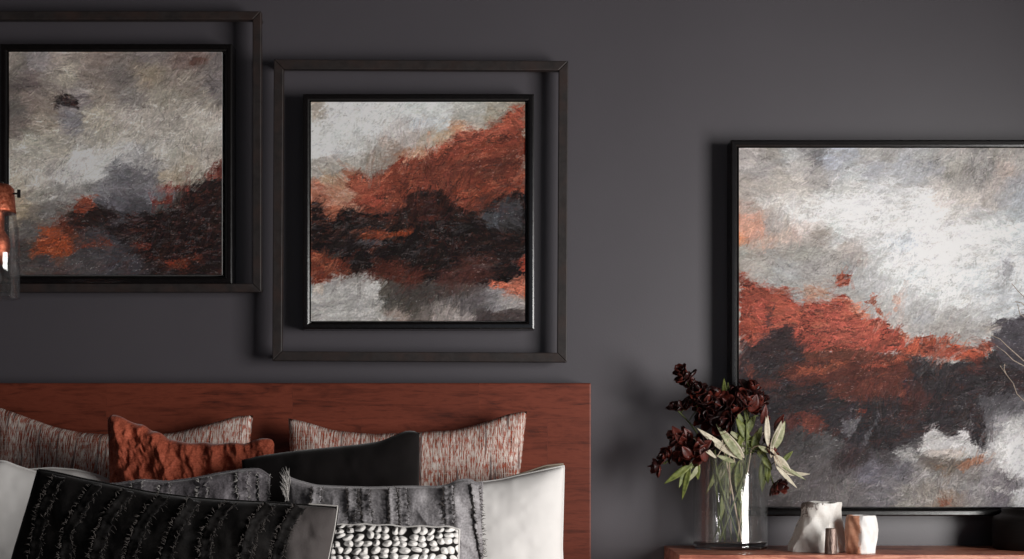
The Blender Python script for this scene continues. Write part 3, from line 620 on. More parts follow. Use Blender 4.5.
class Cushion:
    """seam outline given by four edges (picture columns/rows at the cushion's depth), filled with a bulging two-sided bag"""
    def __init__(s, top, right, bottom, left, y, lean, thick, seed=0, nu=90, nv=70, wr=.003, power=.42, relief=None):
        s.y, s.lean, s.T, s.nu, s.nv = y, lean, thick, nu, nv
        tr = lambda pts: [tuple(W(p[0], p[1], y)) for p in pts]
        conv = lambda pts, n: resample([(W(*p, y).x, W(*p, y).z) for p in pts], n)
        T = conv(top, nu+1); B = conv(bottom, nu+1); Lf = conv(left, nv+1); R = conv(right, nv+1)   # left/right run top -> bottom; bottom runs left -> right
        u = np.linspace(0, 1, nu+1)[None, :, None]; v = np.linspace(0, 1, nv+1)[:, None, None]
        S = (1-v)*T[None]+v*B[None]+(1-u)*Lf[:, None]+u*R[:, None]-((1-u)*(1-v)*T[0]+u*(1-v)*T[-1]+(1-u)*v*B[0]+u*v*B[-1])
        s.u = u[..., 0]+0*v[..., 0]; s.v = v[..., 0]+0*u[..., 0]; s.S = S
        s.z0 = S[..., 1].min()
        a = 2*s.u-1; b = 2*s.v-1
        prof = np.clip((1-a**2)*(1-b**2), 0, 1)**power
        x, z = S[..., 0], S[..., 1]
        nz = fbm(x*9+seed, z*9, seed+3, 4, .55)
        # puckers running in from the seam
        edge = np.exp(-((1-np.abs(b))/.22))+np.exp(-((1-np.abs(a))/.22))
        puck = np.sin(x*95+fbm(x*6, z*6, seed+5, 2)*5)*np.exp(-(1-np.abs(b))/.15)+np.sin(z*95+fbm(x*6, z*6, seed+7, 2)*5)*np.exp(-(1-np.abs(a))/.15)
        s.h = prof*thick*.5*(1+.10*nz)+(nz*wr*1.8+puck*wr*.6)*np.clip(prof*3, 0, 1)
        if relief is not None: s.h = s.h+relief(s, x, z, prof)
        s.hb = prof*thick*.5
        s.front = s.place(x, -s.h, z); s.back = s.place(x, s.hb, z)
        s.W = (x.max()-x.min()); s.H = z.max()-z.min()
    def place(s, x, dy, z):
        return np.stack([x, s.y+dy+(z-s.z0)*s.lean, z], -1)
    def at(s, u, v, off=0.0):
        i = min(max(v, 0), 1)*s.nv; j = min(max(u, 0), 1)*s.nu; i0 = min(int(i), s.nv-1); j0 = min(int(j), s.nu-1); fi = i-i0; fj = j-j0
        g = lambda A: (A[i0, j0]*(1-fi)*(1-fj)+A[i0+1, j0]*fi*(1-fj)+A[i0, j0+1]*(1-fi)*fj+A[i0+1, j0+1]*fi*fj)
        p = Vector(g(s.front)); 
        du = Vector(s.front[i0, j0+1]-s.front[i0, j0]); dv = Vector(s.front[i0+1, j0]-s.front[i0, j0])
        n = du.cross(dv); n = n.normalized() if n.length > 1e-12 else Vector((0, -1, 0))
        if n.y > 0: n = -n
        return p+n*off, n
    def find(s, px, py):
        """surface parameters seen at a picture position"""
        A = s.front; d = CD+A[..., 1]; X = CX+A[..., 0]*F/d; Y = HY-(A[..., 2]-CZ)*F/d
        k = np.argmin((X-px)**2+(Y-py)**2); i, j = divmod(k, A.shape[1]); return j/s.nu, i/s.nv
    def mesh(s, name, mat, parent=None, org=None):
        nu, nv = s.nu, s.nv; n = (nu+1)*(nv+1)
        vs = np.concatenate([s.front.reshape(-1, 3), s.back.reshape(-1, 3)]); idx = {}
        fs = []
        k = lambda i, j, b: (i*(nu+1)+j) if (not b or i in (0, nv) or j in (0, nu)) else n+i*(nu+1)+j
        for i in range(nv):
            for j in range(nu):
                fs.append((k(i, j, 0), k(i+1, j, 0), k(i+1, j+1, 0), k(i, j+1, 0)))
                fs.append((k(i, j, 1), k(i, j+1, 1), k(i+1, j+1, 1), k(i+1, j, 1)))
        uv = np.stack([s.S[..., 0]-s.S[..., 0].min(), s.S[..., 1]-s.z0], -1).reshape(-1, 2); uv = np.concatenate([uv, uv])
        o = mesh_obj(name, vs.tolist(), fs, mat, parent, True, org, uv)
        bm = bmesh.new(); bm.from_mesh(o.data)
        bmesh.ops.delete(bm, geom=[v for v in bm.verts if not v.link_faces], context='VERTS'); bm.to_mesh(o.data); bm.free()
        return o
    def root(s):
        return Vector((float(s.S[..., 0].mean()), s.y, float(s.z0)))
    def seam(s, r=.0028, which='tlrb', n=8):
        f = s.front; loop = list(f[0])+list(f[1:, -1])+list(f[-1, ::-1][1:])+list(f[::-1, 0][1:])
        v = VF(); v.tube([Vector(p) for p in loop], r, n, cap=False); return v

def bz(y):       # picture row of the mattress top at depth y
    return HY-(BT+.004-CZ)*F/(CD+y)

# tweed pair against the headboard
def simple_cushion(name, label, cat, mat, top, xl, xr, y, lean, thick, seed, piping=None, group=None, yb=None, **k):
    b = bz(y) if yb is None else yb
    c = Cushion(top, [top[-1], ((top[-1][0]*.55+xr*.45)-3, (top[-1][1]+b)/2), (xr, b)], [(xl, b), ((xl+xr)/2, b-2), (xr, b)], [top[0], ((top[0][0]*.55+xl*.45)+3, (top[0][1]+b)/2), (xl, b)], y, lean, thick, seed, **k)
    rt = empty(name, c.root(), label, cat, group)
    c.mesh('cover', mat, rt)
    if piping: c.seam(.0022).obj('piping', piping, rt)
    return c, rt

simple_cushion('tweed_cushion', 'rust and cream tweed cushion leaning on the headboard behind the rust velvet cushion', 'cushion', TWEED,
    [(-16, 404), (0, 409), (25, 418), (50, 427), (80, 433), (130, 435), (170, 433), (205, 424), (232, 416), (250, 415)], -12, 238, -.17, .08, .13, 2, None)
simple_cushion('tweed_cushion', 'rust and cream tweed cushion leaning on the headboard behind the plain black cushion', 'cushion', TWEED,
    [(286, 418), (305, 422), (330, 430), (370, 434), (420, 432), (455, 430), (485, 422), (510, 413), (527, 411)], 292, 508, -.17, .08, .13, 5, None)
# white pillows, the rear right one tinted taupe to put shade into its colour
simple_cushion('shaded_pillow', 'shade-tinted white pillow corner showing just behind the white pillow', 'pillow', TAUPE,
    [(410, 488), (460, 486), (500, 480), (528, 472), (545, 466), (563, 464)], 408, 562, -.285, .05, .10, 9, TAUPE)
simple_cushion('white_pillow', 'white pillow beside the headboard edge at the right of the pile', 'pillow', WHITE,
    [(396, 500), (430, 492), (470, 484), (500, 480), (522, 475), (545, 470), (564, 466)], 392, 566, -.375, .04, .15, 12, WHITE, nu=110, nv=90, wr=.0022)
simple_cushion('white_pillow', 'white pillow corner at the far left edge behind the black ruffled cushion', 'pillow', WHITE,
    [(-150, 468), (-110, 474), (-60, 474), (-20, 466), (0, 460), (14, 466), (40, 474), (62, 476)], -150, 64, -.44, .04, .15, 15, WHITE)
simple_cushion('white_pillow', 'low strip of white pillow between the tweed and black ruffled cushions at left', 'pillow', WHITE,
    [(20, 470), (50, 468), (75, 470), (95, 475), (115, 483), (135, 487)], 18, 140, -.325, .04, .13, 17, WHITE)
# rust velvet
def rust_relief(s, x, z, prof):
    w = fbm(x*14, z*14, 71, 3); w2 = fbm(x*7, z*7, 72, 2)
    dg = x+z*.35+w2*.03+w*.012
    big = 1-np.abs(np.mod(dg*17, 1)*2-1); big = big**1.3
    d2 = x*.75-z*.55+w*.02; cr = 1-np.abs(fbm(d2*34, (x+z)*15, 76, 3, .5))*2.4
    d3 = x*.95+z*.6; cr2 = 1-np.abs(fbm(d3*60, (z-x)*24, 79, 3, .55))*2.4
    return (big*.013-.005+cr*.0055+cr2*.0035)*np.clip(prof*2.6+.25, 0, 1)
c, rt = simple_cushion('rust_velvet_cushion', 'rust-orange pleated velvet cushion tilted between the tweed cushions', 'cushion', RUST,
    [(105, 419), (109, 414), (118, 416), (127, 421), (135, 424), (141, 424), (150, 431), (158, 432), (166, 439), (178, 441), (190, 443), (203, 442), (215, 444), (232, 442), (244, 444), (252, 440), (262, 438), (271, 439), (273, 444)], 112, 268, -.345, .05, .13, 21, None, nu=200, nv=150, relief=rust_relief)
# plain black
simple_cushion('black_cushion', 'plain black velvet cushion in front of the right tweed cushion', 'cushion', BLACKV,
    [(240, 460), (262, 455), (300, 450), (330, 447), (360, 444), (380, 441), (392, 436), (403, 431), (412, 430), (419, 433)], 248, 425, -.47, .05, .12, 25, None, wr=.004)

def ruffle_set(c, rt, lines, width, matb, matf, seed, dens=1.0, ht=.007, fr=.006):
    """gathered strips sewn down the cushion; each line is a list of picture positions, top first"""
    R = random.Random(seed)
    for ln in lines:
        uvp = [c.find(*p) for p in ln]
        if len(ln) > 1 and ln[0][1] < 515: uvp[0] = (uvp[0][0], 0.02)
        uvp = resample(uvp, 90)
        v = VF(); rows = []
        for i, (u, t) in enumerate(uvp):
            u2, t2 = uvp[min(i+1, len(uvp)-1)]; u1, t1 = uvp[max(i-1, 0)]
            p, n = c.at(u, t); q = c.at(u2, t2)[0]-c.at(u1, t1)[0]; q = q.normalized() if q.length > 0 else Vector((0, 0, -1))
            sd = q.cross(n).normalized()
            ph = i*1.15*dens+R.random()*.8; row = []
            for k in range(7):
                a = k/6*2-1
                gather = (math.sin(ph+a*.8)*.5+R.uniform(-.5, .5))*abs(a)*ht*.55+R.uniform(-.0008, .0008)
                h = ht*(1-a*a)*.35+.0008+max(0, gather)+abs(a)*ht*.35
                row.append(p+sd*(a*width*.5*(1+.10*math.sin(ph*.7)+R.uniform(-.12, .12)))+n*h+q*(math.sin(ph+a)*.0012))
            rows.append(row)
        vs = [x for r in rows for x in r]; n7 = 7
        fs = [(i*n7+k, i*n7+k+1, (i+1)*n7+k+1, (i+1)*n7+k) for i in range(len(rows)-1) for k in range(n7-1)]
        v.add(vs, fs)
        uvl = [(x.x, x.z) for x in vs]
        rf = mesh_obj('ruffle', v.v, v.f, matb, rt, True, uv=uvl)
        so = rf.modifiers.new('cloth', 'SOLIDIFY'); so.thickness = .0008
        # frayed threads along the strip's edge
        v = VF()
        for i in range(1, len(rows)-1):
            for side in (0, 6):
                for _ in range(2):
                    if R.random() < .45: continue
                    b = rows[i][side]; out = (rows[i][side]-rows[i][3]).normalized(); p, n = c.at(*uvp[i])
                    L = fr*R.uniform(.4, 1.5); d = (out*R.uniform(.1, .9)+n*R.uniform(.2, .9)+Vector((R.uniform(-.5, .5), 0, R.uniform(-.6, .6)))).normalized()
                    mid = b+d*L*.5+n*L*.15; v.tube([b-d*.001, mid, b+d*L+Vector((0, 0, R.uniform(-.5, .2)*L))], [.00042, .0004, .00025], 4)
        if v.v: v.obj('fringe', matf, rf)

def crushed(s, x, z, prof):
    return (fbm(x*42, z*20, 111, 4, .6)*.0045+(1-np.abs(fbm(x*26+z*9, z*18, 115, 3))*2.2)*.0035)*np.clip(prof*2.2, 0, 1)
# grey ruffled pair, and black ruffled in front
cG, rG = simple_cushion('ruffled_cushion', 'charcoal ruffled velvet cushion just below the rust cushion, mostly hidden', 'cushion', DKGRY,
    [(96, 485), (115, 484), (140, 480), (165, 482), (190, 479), (215, 474), (240, 470), (258, 469), (268, 476)], 100, 270, -.555, .05, .10, 31, DKGRY, group=None, wr=.005, relief=crushed, nu=140, nv=100)
ruffle_set(cG, rG, [[(139, 482), (139, 560)], [(166, 484), (162, 560)], [(205, 480), (201, 560)], [(243, 474), (247, 560)], [(262, 476), (264, 560)]], .020, DKGRY, FRAY, 5, .8, .008)
cH, rH = simple_cushion('ruffled_cushion', 'grey ruffled velvet cushion overlapping the white pillow, behind the netted cushion', 'cushion', RUFGRY,
    [(286, 477), (296, 481), (315, 486), (335, 487), (370, 488), (405, 487), (438, 487), (450, 485), (456, 481), (464, 479.5), (472, 480), (475, 484), (482, 483)], 290, 484, -.60, .05, .12, 35, RUFGRY, wr=.005, nu=160, nv=110, relief=crushed)
ruffle_set(cH, rH, [[(318, 488), (316, 560)], [(352, 490), (356, 560)], [(366, 490), (370, 560)], [(393, 490), (396, 560)], [(402, 490), (404, 560)], [(448, 489), (452, 560)], [(474, 488), (480, 560)]], .018, RUFGRY, FRAYD, 6, .9, .009)
v = VF(); R = random.Random(4)
for k in range(70):        # loose tuft of pale threads at the grey cushion's corner
    b = W(287+R.uniform(-2, 2), 480+R.uniform(-2, 22), -.655); t = b+Vector((R.uniform(-.012, .004), R.uniform(-.01, .004), R.uniform(.006, .026)))
    v.tube([b, (b+t)/2+Vector((R.uniform(-.003, .003), -.002, 0)), t], [.0007, .0006, .0003], 4)
v.obj('tassel', FRAY, rH)

cJ, rJ = simple_cushion('netted_cushion', 'small white cushion under black netting, lowest at the front of the pile', 'cushion', NET,
    [(255, 533), (300, 529), (330, 527), (340, 524), (350, 526), (362, 524), (375, 526), (390, 525), (404, 528), (420, 526), (436, 528), (447, 526), (459, 530)], 262, 461, -.74, .03, .11, 41, NET, nu=120, nv=80)
yI = -.88; bI = bz(yI)
def front_relief(s, x, z, prof):
    return fbm(x*30, z*8, 93, 3)*.0025*np.clip(prof*2, 0, 1)+crushed(s, x, z, prof)*.7
topI = [(36, 470), (50, 472), (80, 479), (110, 485), (150, 493), (190, 498), (230, 501), (270, 503), (310, 506), (337, 508)]
cI = Cushion(topI, [(337, 508), (334, 530), (326, 570), (318, bI)], [(-12, bI), (150, bI-3), (318, bI)], [(36, 470), (28, 500), (12, 555), (-12, bI)], yI, .04, .15, 51, nu=150, nv=110, wr=.005, relief=front_relief)
rI = empty('ruffled_cushion', cI.root(), 'black velvet cushion with curved frayed ruffles, frontmost of the pile', 'cushion')
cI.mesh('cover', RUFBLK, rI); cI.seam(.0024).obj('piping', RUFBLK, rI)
ruffle_set(cI, rI, [[(60, 478), (44, 512), (36, 545), (30, 600)], [(98, 487), (80, 512), (70, 530), (64, 560), (62, 610)], [(130, 492), (112, 515), (101, 540), (96, 560), (94, 610)], [(166, 497), (146, 518), (137, 535), (131, 557), (128, 610)],
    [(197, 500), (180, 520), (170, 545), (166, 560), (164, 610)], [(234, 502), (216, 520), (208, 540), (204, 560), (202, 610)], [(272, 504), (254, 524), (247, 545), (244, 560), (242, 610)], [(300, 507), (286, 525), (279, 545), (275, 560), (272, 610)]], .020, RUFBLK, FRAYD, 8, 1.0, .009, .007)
f = cI.front; v = VF(); off = Vector((0, -.002, .003))
v.tube([Vector(p)+off for p in list(f[0][int(cI.nu*.90):])+list(f[1:, -1])], .0014, 6); v.obj('edge_cord', FRAY, rI)

# ------------------------------------------------------------------ cabinet
SZ = CZ-(545.5-HY)*CD/F          # top surface
SX0 = (664-CX)*CD/F; SX1 = 1.60; SY = -.315
cab = empty('cabinet', ((SX0+SX1)/2, -.15, 0), 'low reddish timber cabinet with a plank top, below the large painting', 'cabinet')
box('cabinet_top', (SX0, SY, SZ-.035), (SX1, -.001, SZ), TOPWOOD, cab, .0015)
box('body', (SX0+.02, SY+.02, .12), (SX1-.02, -.016, SZ-.035), TOPWOOD, cab, .002)
nd = 3; wdr = (SX1-SX0-.06)/nd
for i in range(nd):
    x0 = SX0+.03+i*wdr
    d = box('door', (x0+.004, SY+.004, .15), (x0+wdr-.004, SY+.0195, SZ-.05), TOPWOOD, cab, .002)
    kx = x0+wdr-.05 if i % 2 == 0 else x0+.05
    v = VF(); v.tube([(kx, SY+.005, .52), (kx, SY-.012, .52), (kx, SY-.02, .52)], [.006, .007, .012], 16); v.obj('knob', BLACKFR, d, fix=True)
for x in (SX0+.06, SX1-.06):
    for y in (SY+.05, -.05): box('leg', (x-.02, y-.02, 0), (x+.02, y+.02, .12), TOPWOOD, cab, .003)

def on_top(px, py_front):      # where a base's picture row meets the cabinet top
    d = (CZ-SZ)*F/(py_front-HY); return (px-CX)*d/F, d-CD, d

# ------------------------------------------------------------------ glass vase
m = M('clear_glass', .0, .5); m.b.inputs['Transmission Weight'].default_value = 1; m.b.inputs['IOR'].default_value = 1.47
m.color((.985, .99, .99, 1)); GLASS = m.m
def thin_glass(name, haze):
    m = M(name, .0, .5); nt = m.nt; out = nt.nodes['Material Output']; nt.nodes.remove(m.b)
    tr = m.n('ShaderNodeBsdfTransparent'); gl = m.n('ShaderNodeBsdfGlossy'); gl.inputs['Roughness'].default_value = .02
    fr = m.n('ShaderNodeFresnel'); fr.inputs['IOR'].default_value = 1.7; lw = m.n('ShaderNodeLayerWeight'); lw.inputs['Blend'].default_value = .5
    m.l(m.ramp(lw.outputs['Facing'], [(.7, (.99, .99, .99, 1)), (.99, (.88, .89, .90, 1))]), tr.inputs['Color'])
    mx = m.n('ShaderNodeMixShader'); m.l(m.math('MINIMUM', fr.outputs[0], .30), mx.inputs[0]); m.l(tr.outputs[0], mx.inputs[1]); m.l(gl.outputs[0], mx.inputs[2]); df = m.n('ShaderNodeBsdfDiffuse'); df.inputs['Color'].default_value = (.85, .87, .88, 1); m2 = m.n('ShaderNodeMixShader'); m2.inputs[0].default_value = haze
    m.l(mx.outputs[0], m2.inputs[1]); m.l(df.outputs[0], m2.inputs[2]); m.l(m2.outputs[0], out.inputs['Surface'])
    bp = m.n('ShaderNodeBump'); bp.inputs['Distance'].default_value = .0012; m.l(m.noise(m.coord(scale=(1, 1, .04)), 55, 3), bp.inputs['Height']); m.l(bp.outputs[0], gl.inputs['Normal'])
    return m.m
THING = thin_glass('thin_clear_glass', .016); SHADEGLASS = thin_glass('smoky_thin_glass', .006)
VYc = -.105; d = CD+VYc; VR = 36.8*d/F; VX = (730.5-CX)*d/F; VH = (549-455)*d/F
vase = empty('glass_vase', (VX, VYc, SZ+.0004), 'clear glass cylinder vase of dark red flowers on the cabinet', 'vase')
v = VF(); v.lathe((VX, VYc, SZ+.0004), [(VR, .0155), (VR, VH-.0015), (VR-.001, VH), (VR-.003, VH), (VR-.004, VH-.0015), (VR-.0042, .0155)], 96)
v.f = v.f[:-2]; v.obj('wall', THING, vase)
v = VF(); v.lathe((VX, VYc, SZ+.0004), [(0.0, 0), (VR-.004, 0), (VR-.001, .0015), (VR, .005), (VR, .0152), (0.0, .0152)], 96); v.obj('base', GLASS, vase, fix=True)

# ------------------------------------------------------------------ flowers and foliage
STEM = simple('green_stem', (96, 104, 60), .6, .4, nscale=60, var=.25)
STEMP = simple('pale_woody_stem', (190, 172, 150), .7, .3, nscale=80, var=.2)
m = M('burgundy_petal', .45, .4); co = m.coord(); f = m.noise(co, 70, 4)
m.color(m.ramp(f, [(.3, lin((52, 18, 13))), (.7, lin((96, 36, 26)))])); m.bump(f, .001); PETAL = m.m
m = M('dark_plum_petal', .4, .4); co = m.coord(); f = m.noise(co, 70, 4)
m.color(m.ramp(f, [(.3, lin((22, 9, 10))), (.7, lin((48, 19, 17)))])); m.bump(f, .001); PETALD = m.m
def leafm(name, a, b):
    m = M(name, .5, .4); co = m.coord(); f = m.noise(co, 90, 4); m.color(m.ramp(f, [(.35, lin(a)), (.65, lin(b))])); m.bump(f, .0006); return m.m
LEAFG = leafm('olive_leaf', (72, 84, 34), (118, 124, 62)); LEAFP = leafm('pale_sage_leaf', (176, 168, 146), (214, 204, 182)); LEAFM = leafm('grey_green_leaf', (112, 118, 82), (168, 166, 132))
CREAM = leafm('cream_stamen', (214, 186, 160), (236, 214, 190))

def petal(v, c, dr, up, L, w, cup=.5, n=7):
    dr = Vector(dr).normalized(); sd = dr.cross(Vector(up)); sd = sd.normalized() if sd.length > 1e-5 else Vector((1, 0, 0)); up = sd.cross(dr).normalized(); vs = []
    for i in range(n+1):
        s = i/n; wd = w*.5*(math.sin(math.pi*(s**.7*.86+.08))**.7)
        for k in range(5):
            a = k/2-1; vs.append(Vector(c)+dr*L*s+up*(L*cup*s*s)+sd*a*wd+up*(a*a*wd*.55)+up*(math.sin(k*2.1+i*1.3)*L*.03))
    fs = [(i*5+k, i*5+k+1, (i+1)*5+k+1, (i+1)*5+k) for i in range(n) for k in range(4)]
    v.add(vs, fs)
def bez(a, b, c, n=12):
    a, b, c = Vector(a), Vector(b), Vector(c); return [a*(1-t)**2+b*2*t*(1-t)+c*t*t for t in [i/n for i in range(n+1)]]

BASES = [(-.03, -.01), (.02, .015), (-.012, .03), (.03, -.02), (.0, -.035), (-.035, .02), (.012, -.012), (-.02, -.03), (.036, .012), (.004, .036), (.022, -.034), (-.008, .008), (.03, .03), (-.03, .034)]
bcount = [0]
def stem_pts(head, lean=.5):
    """from the vase floor through the mouth to the head"""
    k = bcount[0]; bcount[0] += 1; bx, by = BASES[k % len(BASES)]
    mouth = Vector((VX, VYc, SZ+VH)); h = Vector(head); dx = h.x-VX; dy = h.y-VYc; r = math.hypot(dx, dy)
    q = min(r, VR*.62)/(r+1e-6); mx = Vector((VX+dx*q, VYc+dy*q, SZ+VH+.004))
    foot = Vector((VX+bx*.9-dx*.12, VYc+by*.9, SZ+.017))
    rr = math.hypot(foot.x-VX, foot.y-VYc)
    if rr > VR*.72: foot.x = VX+(foot.x-VX)*VR*.72/rr; foot.y = VYc+(foot.y-VYc)*VR*.72/rr
    pts = [foot.lerp(mx, i/6) for i in range(7)]
    ctrl = mx+(mx-foot).normalized()*(h-mx).length*.45
    return pts+bez(mx, ctrl, h, 10)[1:]

def bract(root, x0, y0, x1, y1, w, y=-.17):
    v = VF(); leaf(v, W(x0, y0, y), W(x1, y1, y-.012), w*(CD+y)/F, .12, (random.uniform(-.5, .5), -1, random.uniform(-.3, .4)), .35)
    solid(v.obj('bract', PETAL, root), .0006)
def bloom(v, vd, c, r, seed, up=(0, -1, .3), n=16):
    R = random.Random(seed); c = Vector(c); U = Vector(up).normalized()
    for k in range(n):
        a = k*2.39996; e = (k+.5)/n; ax = U.orthogonal().normalized(); ay = U.cross(ax)
        out = (ax*math.cos(a)+ay*math.sin(a)); dr = (out*(.35+e)+U*(1.0-e*1.15)+Vector((R.uniform(-.25, .25),)*3)).normalized()
        petal(v if R.random() < .6 else vd, c+out*r*.12*e, dr, (U-out*.2), r*R.uniform(.8, 1.2), r*R.uniform(.85, 1.25), R.uniform(.15, .5))

def flower(label, spots, heads_y, seed, florets, leaves=()):
    """spots: main head px,py; florets: list of (px,py,y,r_px); leaves: (x0,y0,x1,y1,wpx,kind)"""
    head = W(*spots, heads_y); root = empty('flower_stem', (VX, VYc, SZ+.017), label, 'flower', 'burgundy flower stems in the glass vase')
    pts = stem_pts(head); v = VF(); v.tube(pts, [.0019]*len(pts), 7)
    for (px, py, y, r) in florets:
        q = W(px, py, y); near = min(pts, key=lambda p: (p-q).length)
        if (near-q).length > .006: v.tube(bez(near, near.lerp(q, .5)+Vector((0, 0, .006)), q, 6), .0011, 5)
    v.obj('stem', STEM, root)
    R = random.Random(seed)
    for i, (px, py, y, r) in enumerate(florets):
        a = VF(); b = VF(); bloom(a, b, W(px, py, y), r*R.uniform(1.15, 1.55)*(CD+y)/F, seed*10+i, ((px-728)*.018+R.uniform(-.5, .5), R.uniform(-.9, -.2), (450-py)*.012+R.uniform(-.3, .5)), R.choice((6, 8, 9)) if r < 8 else R.choice((9, 11, 13)))
        o = a.obj('petals', PETAL, root); solid(o)
        if b.v: solid(b.obj('inner_petals', PETALD, root))
    for L in leaves: put_leaf(root, *L)
    return root
def put_leaf(root, x0, y0, x1, y1, w, kind, y=-.13, dy=.0):
    v = VF(); a = W(x0, y0, y); b = W(x1, y1, y+dy); leaf(v, a, b, w*(CD+y)/F, random.uniform(-.08, .08), (random.uniform(-.35, .35), -1, random.uniform(-.2, .4)))
    o = v.obj('leaf', {'g': LEAFG, 'p': LEAFP, 'm': LEAFM}[kind], root); solid(o, .0005)
    return o

flower('tall dark red flower spike pointing up and left out of the vase', (686, 380), -.14, 3,
    [(682, 374, -.14, 7), (687, 381, -.15, 8), (692, 388, -.13, 8), (697, 393, -.15, 9), (703, 398, -.14, 10), (708, 404, -.16, 10), (714, 411, -.14, 9)])
flower('slender plum flower spike pointing left below the tallest spike', (676, 409), -.12, 5,
    [(675, 409, -.12, 5.5), (681, 408, -.13, 6), (687, 407, -.12, 6), (693, 404, -.13, 6), (699, 409, -.12, 6)])
flower('dense dark red flower head at the centre of the bunch', (724, 420), -.17, 7,
    [(727, 424, -.18, 11), (712, 420, -.15, 11), (722, 408, -.16, 10), (716, 398, -.14, 9), (734, 412, -.15, 10), (704, 418, -.14, 8)])
_r = flower('dark red flower head rising in front of the painting frame', (748, 394), -.13, 9,
    [(751, 391, -.13, 9), (744, 402, -.15, 11), (756, 402, -.12, 8), (735, 395, -.12, 7), (762, 416, -.11, 7), (752, 412, -.14, 7)])
for q in ((744, 410, 738, 392, 10), (750, 412, 757, 394, 11), (762, 424, 766, 404, 7), (775, 432, 784, 414, 8)): bract(_r, *q, y=-.16)
_r = flower('dark red flower at the left edge of the bunch with an angular petal', (678, 434), -.15, 11,
    [(680, 438, -.16, 8), (689, 440, -.15, 8)])
for q in ((684, 441, 672, 426, 11), (688, 444, 674, 434, 9), (692, 440, 684, 428, 8)): bract(_r, *q)
_r = flower('rounded dark red flower head over the left rim of the vase', (700, 450), -.17, 13,
    [(702, 448, -.18, 11), (694, 456, -.17, 9), (709, 443, -.17, 9), (701, 462, -.16, 7)])
for q in ((696, 452, 712, 440, 11), (706, 462, 700, 444, 10), (690, 458, 682, 446, 9)): bract(_r, *q, y=-.19)
flower('drooping dark red flower spike lowest at the left', (664, 464), -.14, 15,
    [(660, 465, -.14, 7), (665, 458, -.15, 6.5), (672, 453, -.15, 7.5), (681, 456, -.15, 7.5), (688, 460, -.15, 7)])
flower('small dark red flower drooping over the right rim of the vase', (774, 486), -.15, 17,
    [(771, 488, -.15, 6), (777, 484, -.16, 7), (768, 452, -.16, 5), (776, 462, -.15, 6), (765, 442, -.14, 5)])

def sprig(label, tip, y, leaves, pale=False, group='leafy sprigs in the glass vase'):
    root = empty('leaf_sprig', (VX, VYc, SZ+.017), label, 'leafy sprig', group)
    pts = stem_pts(W(*tip, y)); v = VF(); v.tube(pts, [.0015]*len(pts), 6)
    for L in leaves:
        q = W(L[0], L[1], y); near = min(pts, key=lambda p: (p-q).length)
        if (near-q).length > .004: v.tube(bez(near, near.lerp(q, .5), q, 5), .0008, 5)
    v.obj('stem', STEMP if pale else STEM, root)
    for L in leaves: put_leaf(root, *L[:6], y=y, dy=(L[6] if len(L) > 6 else 0))
    return root
sprig('sprig of olive green leaves standing straight up', (726, 402), -.12, [(725, 404, 724, 378, 5.5, 'g'), (728, 404, 728, 382, 4.5, 'g')])
sprig('pale sage sprig with long blades crossing the middle of the bunch', (728, 440), -.20,
    [(738, 458, 697, 428, 7.5, 'p'), (742, 460, 716, 424, 8, 'm'), (744, 458, 724, 430, 7, 'p'), (742, 456, 706, 436, 5, 'p'), (716, 458, 694, 438, 4.5, 'p'), (735, 462, 716, 455, 5, 'm')], True)
sprig('pale sage sprig with broad blades leaning over the right rim', (772, 448), -.17,
    [(768, 446, 767, 412, 6, 'p'), (773, 450, 785, 421, 9, 'm'), (770, 450, 784, 417, 5, 'p'), (774, 455, 792, 474, 9, 'p'), (786, 473, 810, 474, 4.5, 'p'), (776, 466, 797, 488, 4.5, 'p'), (779, 464, 806, 480, 3.5, 'm'), (782, 462, 793, 451, 5, 'g'), (770, 452, 758, 446, 5, 'm'), (771, 458, 773, 438, 4, 'p')], True)
sprig('olive green sprig hanging over the left rim', (690, 466), -.17,
    [(692, 464, 664, 484, 7, 'g'), (690, 466, 682, 500, 6, 'g'), (694, 466, 670, 478, 5, 'g'), (697, 462, 698, 480, 6, 'g'), (686, 468, 679, 488, 5, 'g'), (693, 448, 690, 472, 5, 'm'), (700, 464, 688, 482, 5, 'm')])
sprig('olive green sprig filling the middle behind the red flowers', (746, 420), -.14,
    [(742, 440, 728, 430, 5, 'm'), (736, 458, 728, 440, 5, 'm'), (744, 452, 742, 434, 4, 'p'), (754, 440, 764, 432, 4, 'p'), (748, 424, 744, 404, 4, 'g'), (748, 440, 736, 418, 9, 'g'), (744, 436, 756, 414, 8, 'g'), (752, 448, 762, 426, 8, 'g'), (738, 446, 748, 424, 7, 'g'), (755, 450, 745, 432, 8, 'g'), (730, 450, 738, 432, 8, 'g'), (760, 452, 752, 436, 7, 'g'), (748, 455, 733, 440, 7, 'g'), (746, 428, 737, 410, 6, 'g')])
sprig('olive green sprig draping outside the right rim', (764, 462), -.15,
    [(764, 458, 762, 492, 9, 'g'), (767, 460, 768, 484, 7, 'g'), (762, 456, 772, 470, 7, 'g'), (758, 450, 768, 462, 8, 'g')])
def low(label, leaves):
    root = empty('leaf_sprig', (VX, VYc, SZ+.017), label, 'leafy sprig', 'leafy sprigs in the glass vase')
    foot = Vector((VX+.022, VYc-.02, SZ+.016)); top = W(722, 440, VYc-.03)
    v = VF(); v.tube([foot, foot.lerp(top, .5), top], [.0022, .002, .0018], 8); v.obj('stem', STEMP, root)
    for L in leaves: put_leaf(root, *L, y=VYc-.02)
low('pale stem with olive leaves inside the glass vase', [(726, 458, 706, 494, 6, 'g'), (728, 460, 722, 512, 8, 'g'), (734, 460, 728, 500, 9, 'g'), (736, 470, 744, 514, 9, 'g'), (740, 460, 736, 492, 9, 'g'), (730, 456, 716, 486, 6, 'm'), (742, 458, 746, 488, 7, 'm'), (724, 490, 720, 522, 6, 'g'), (738, 500, 742, 524, 6, 'g')])

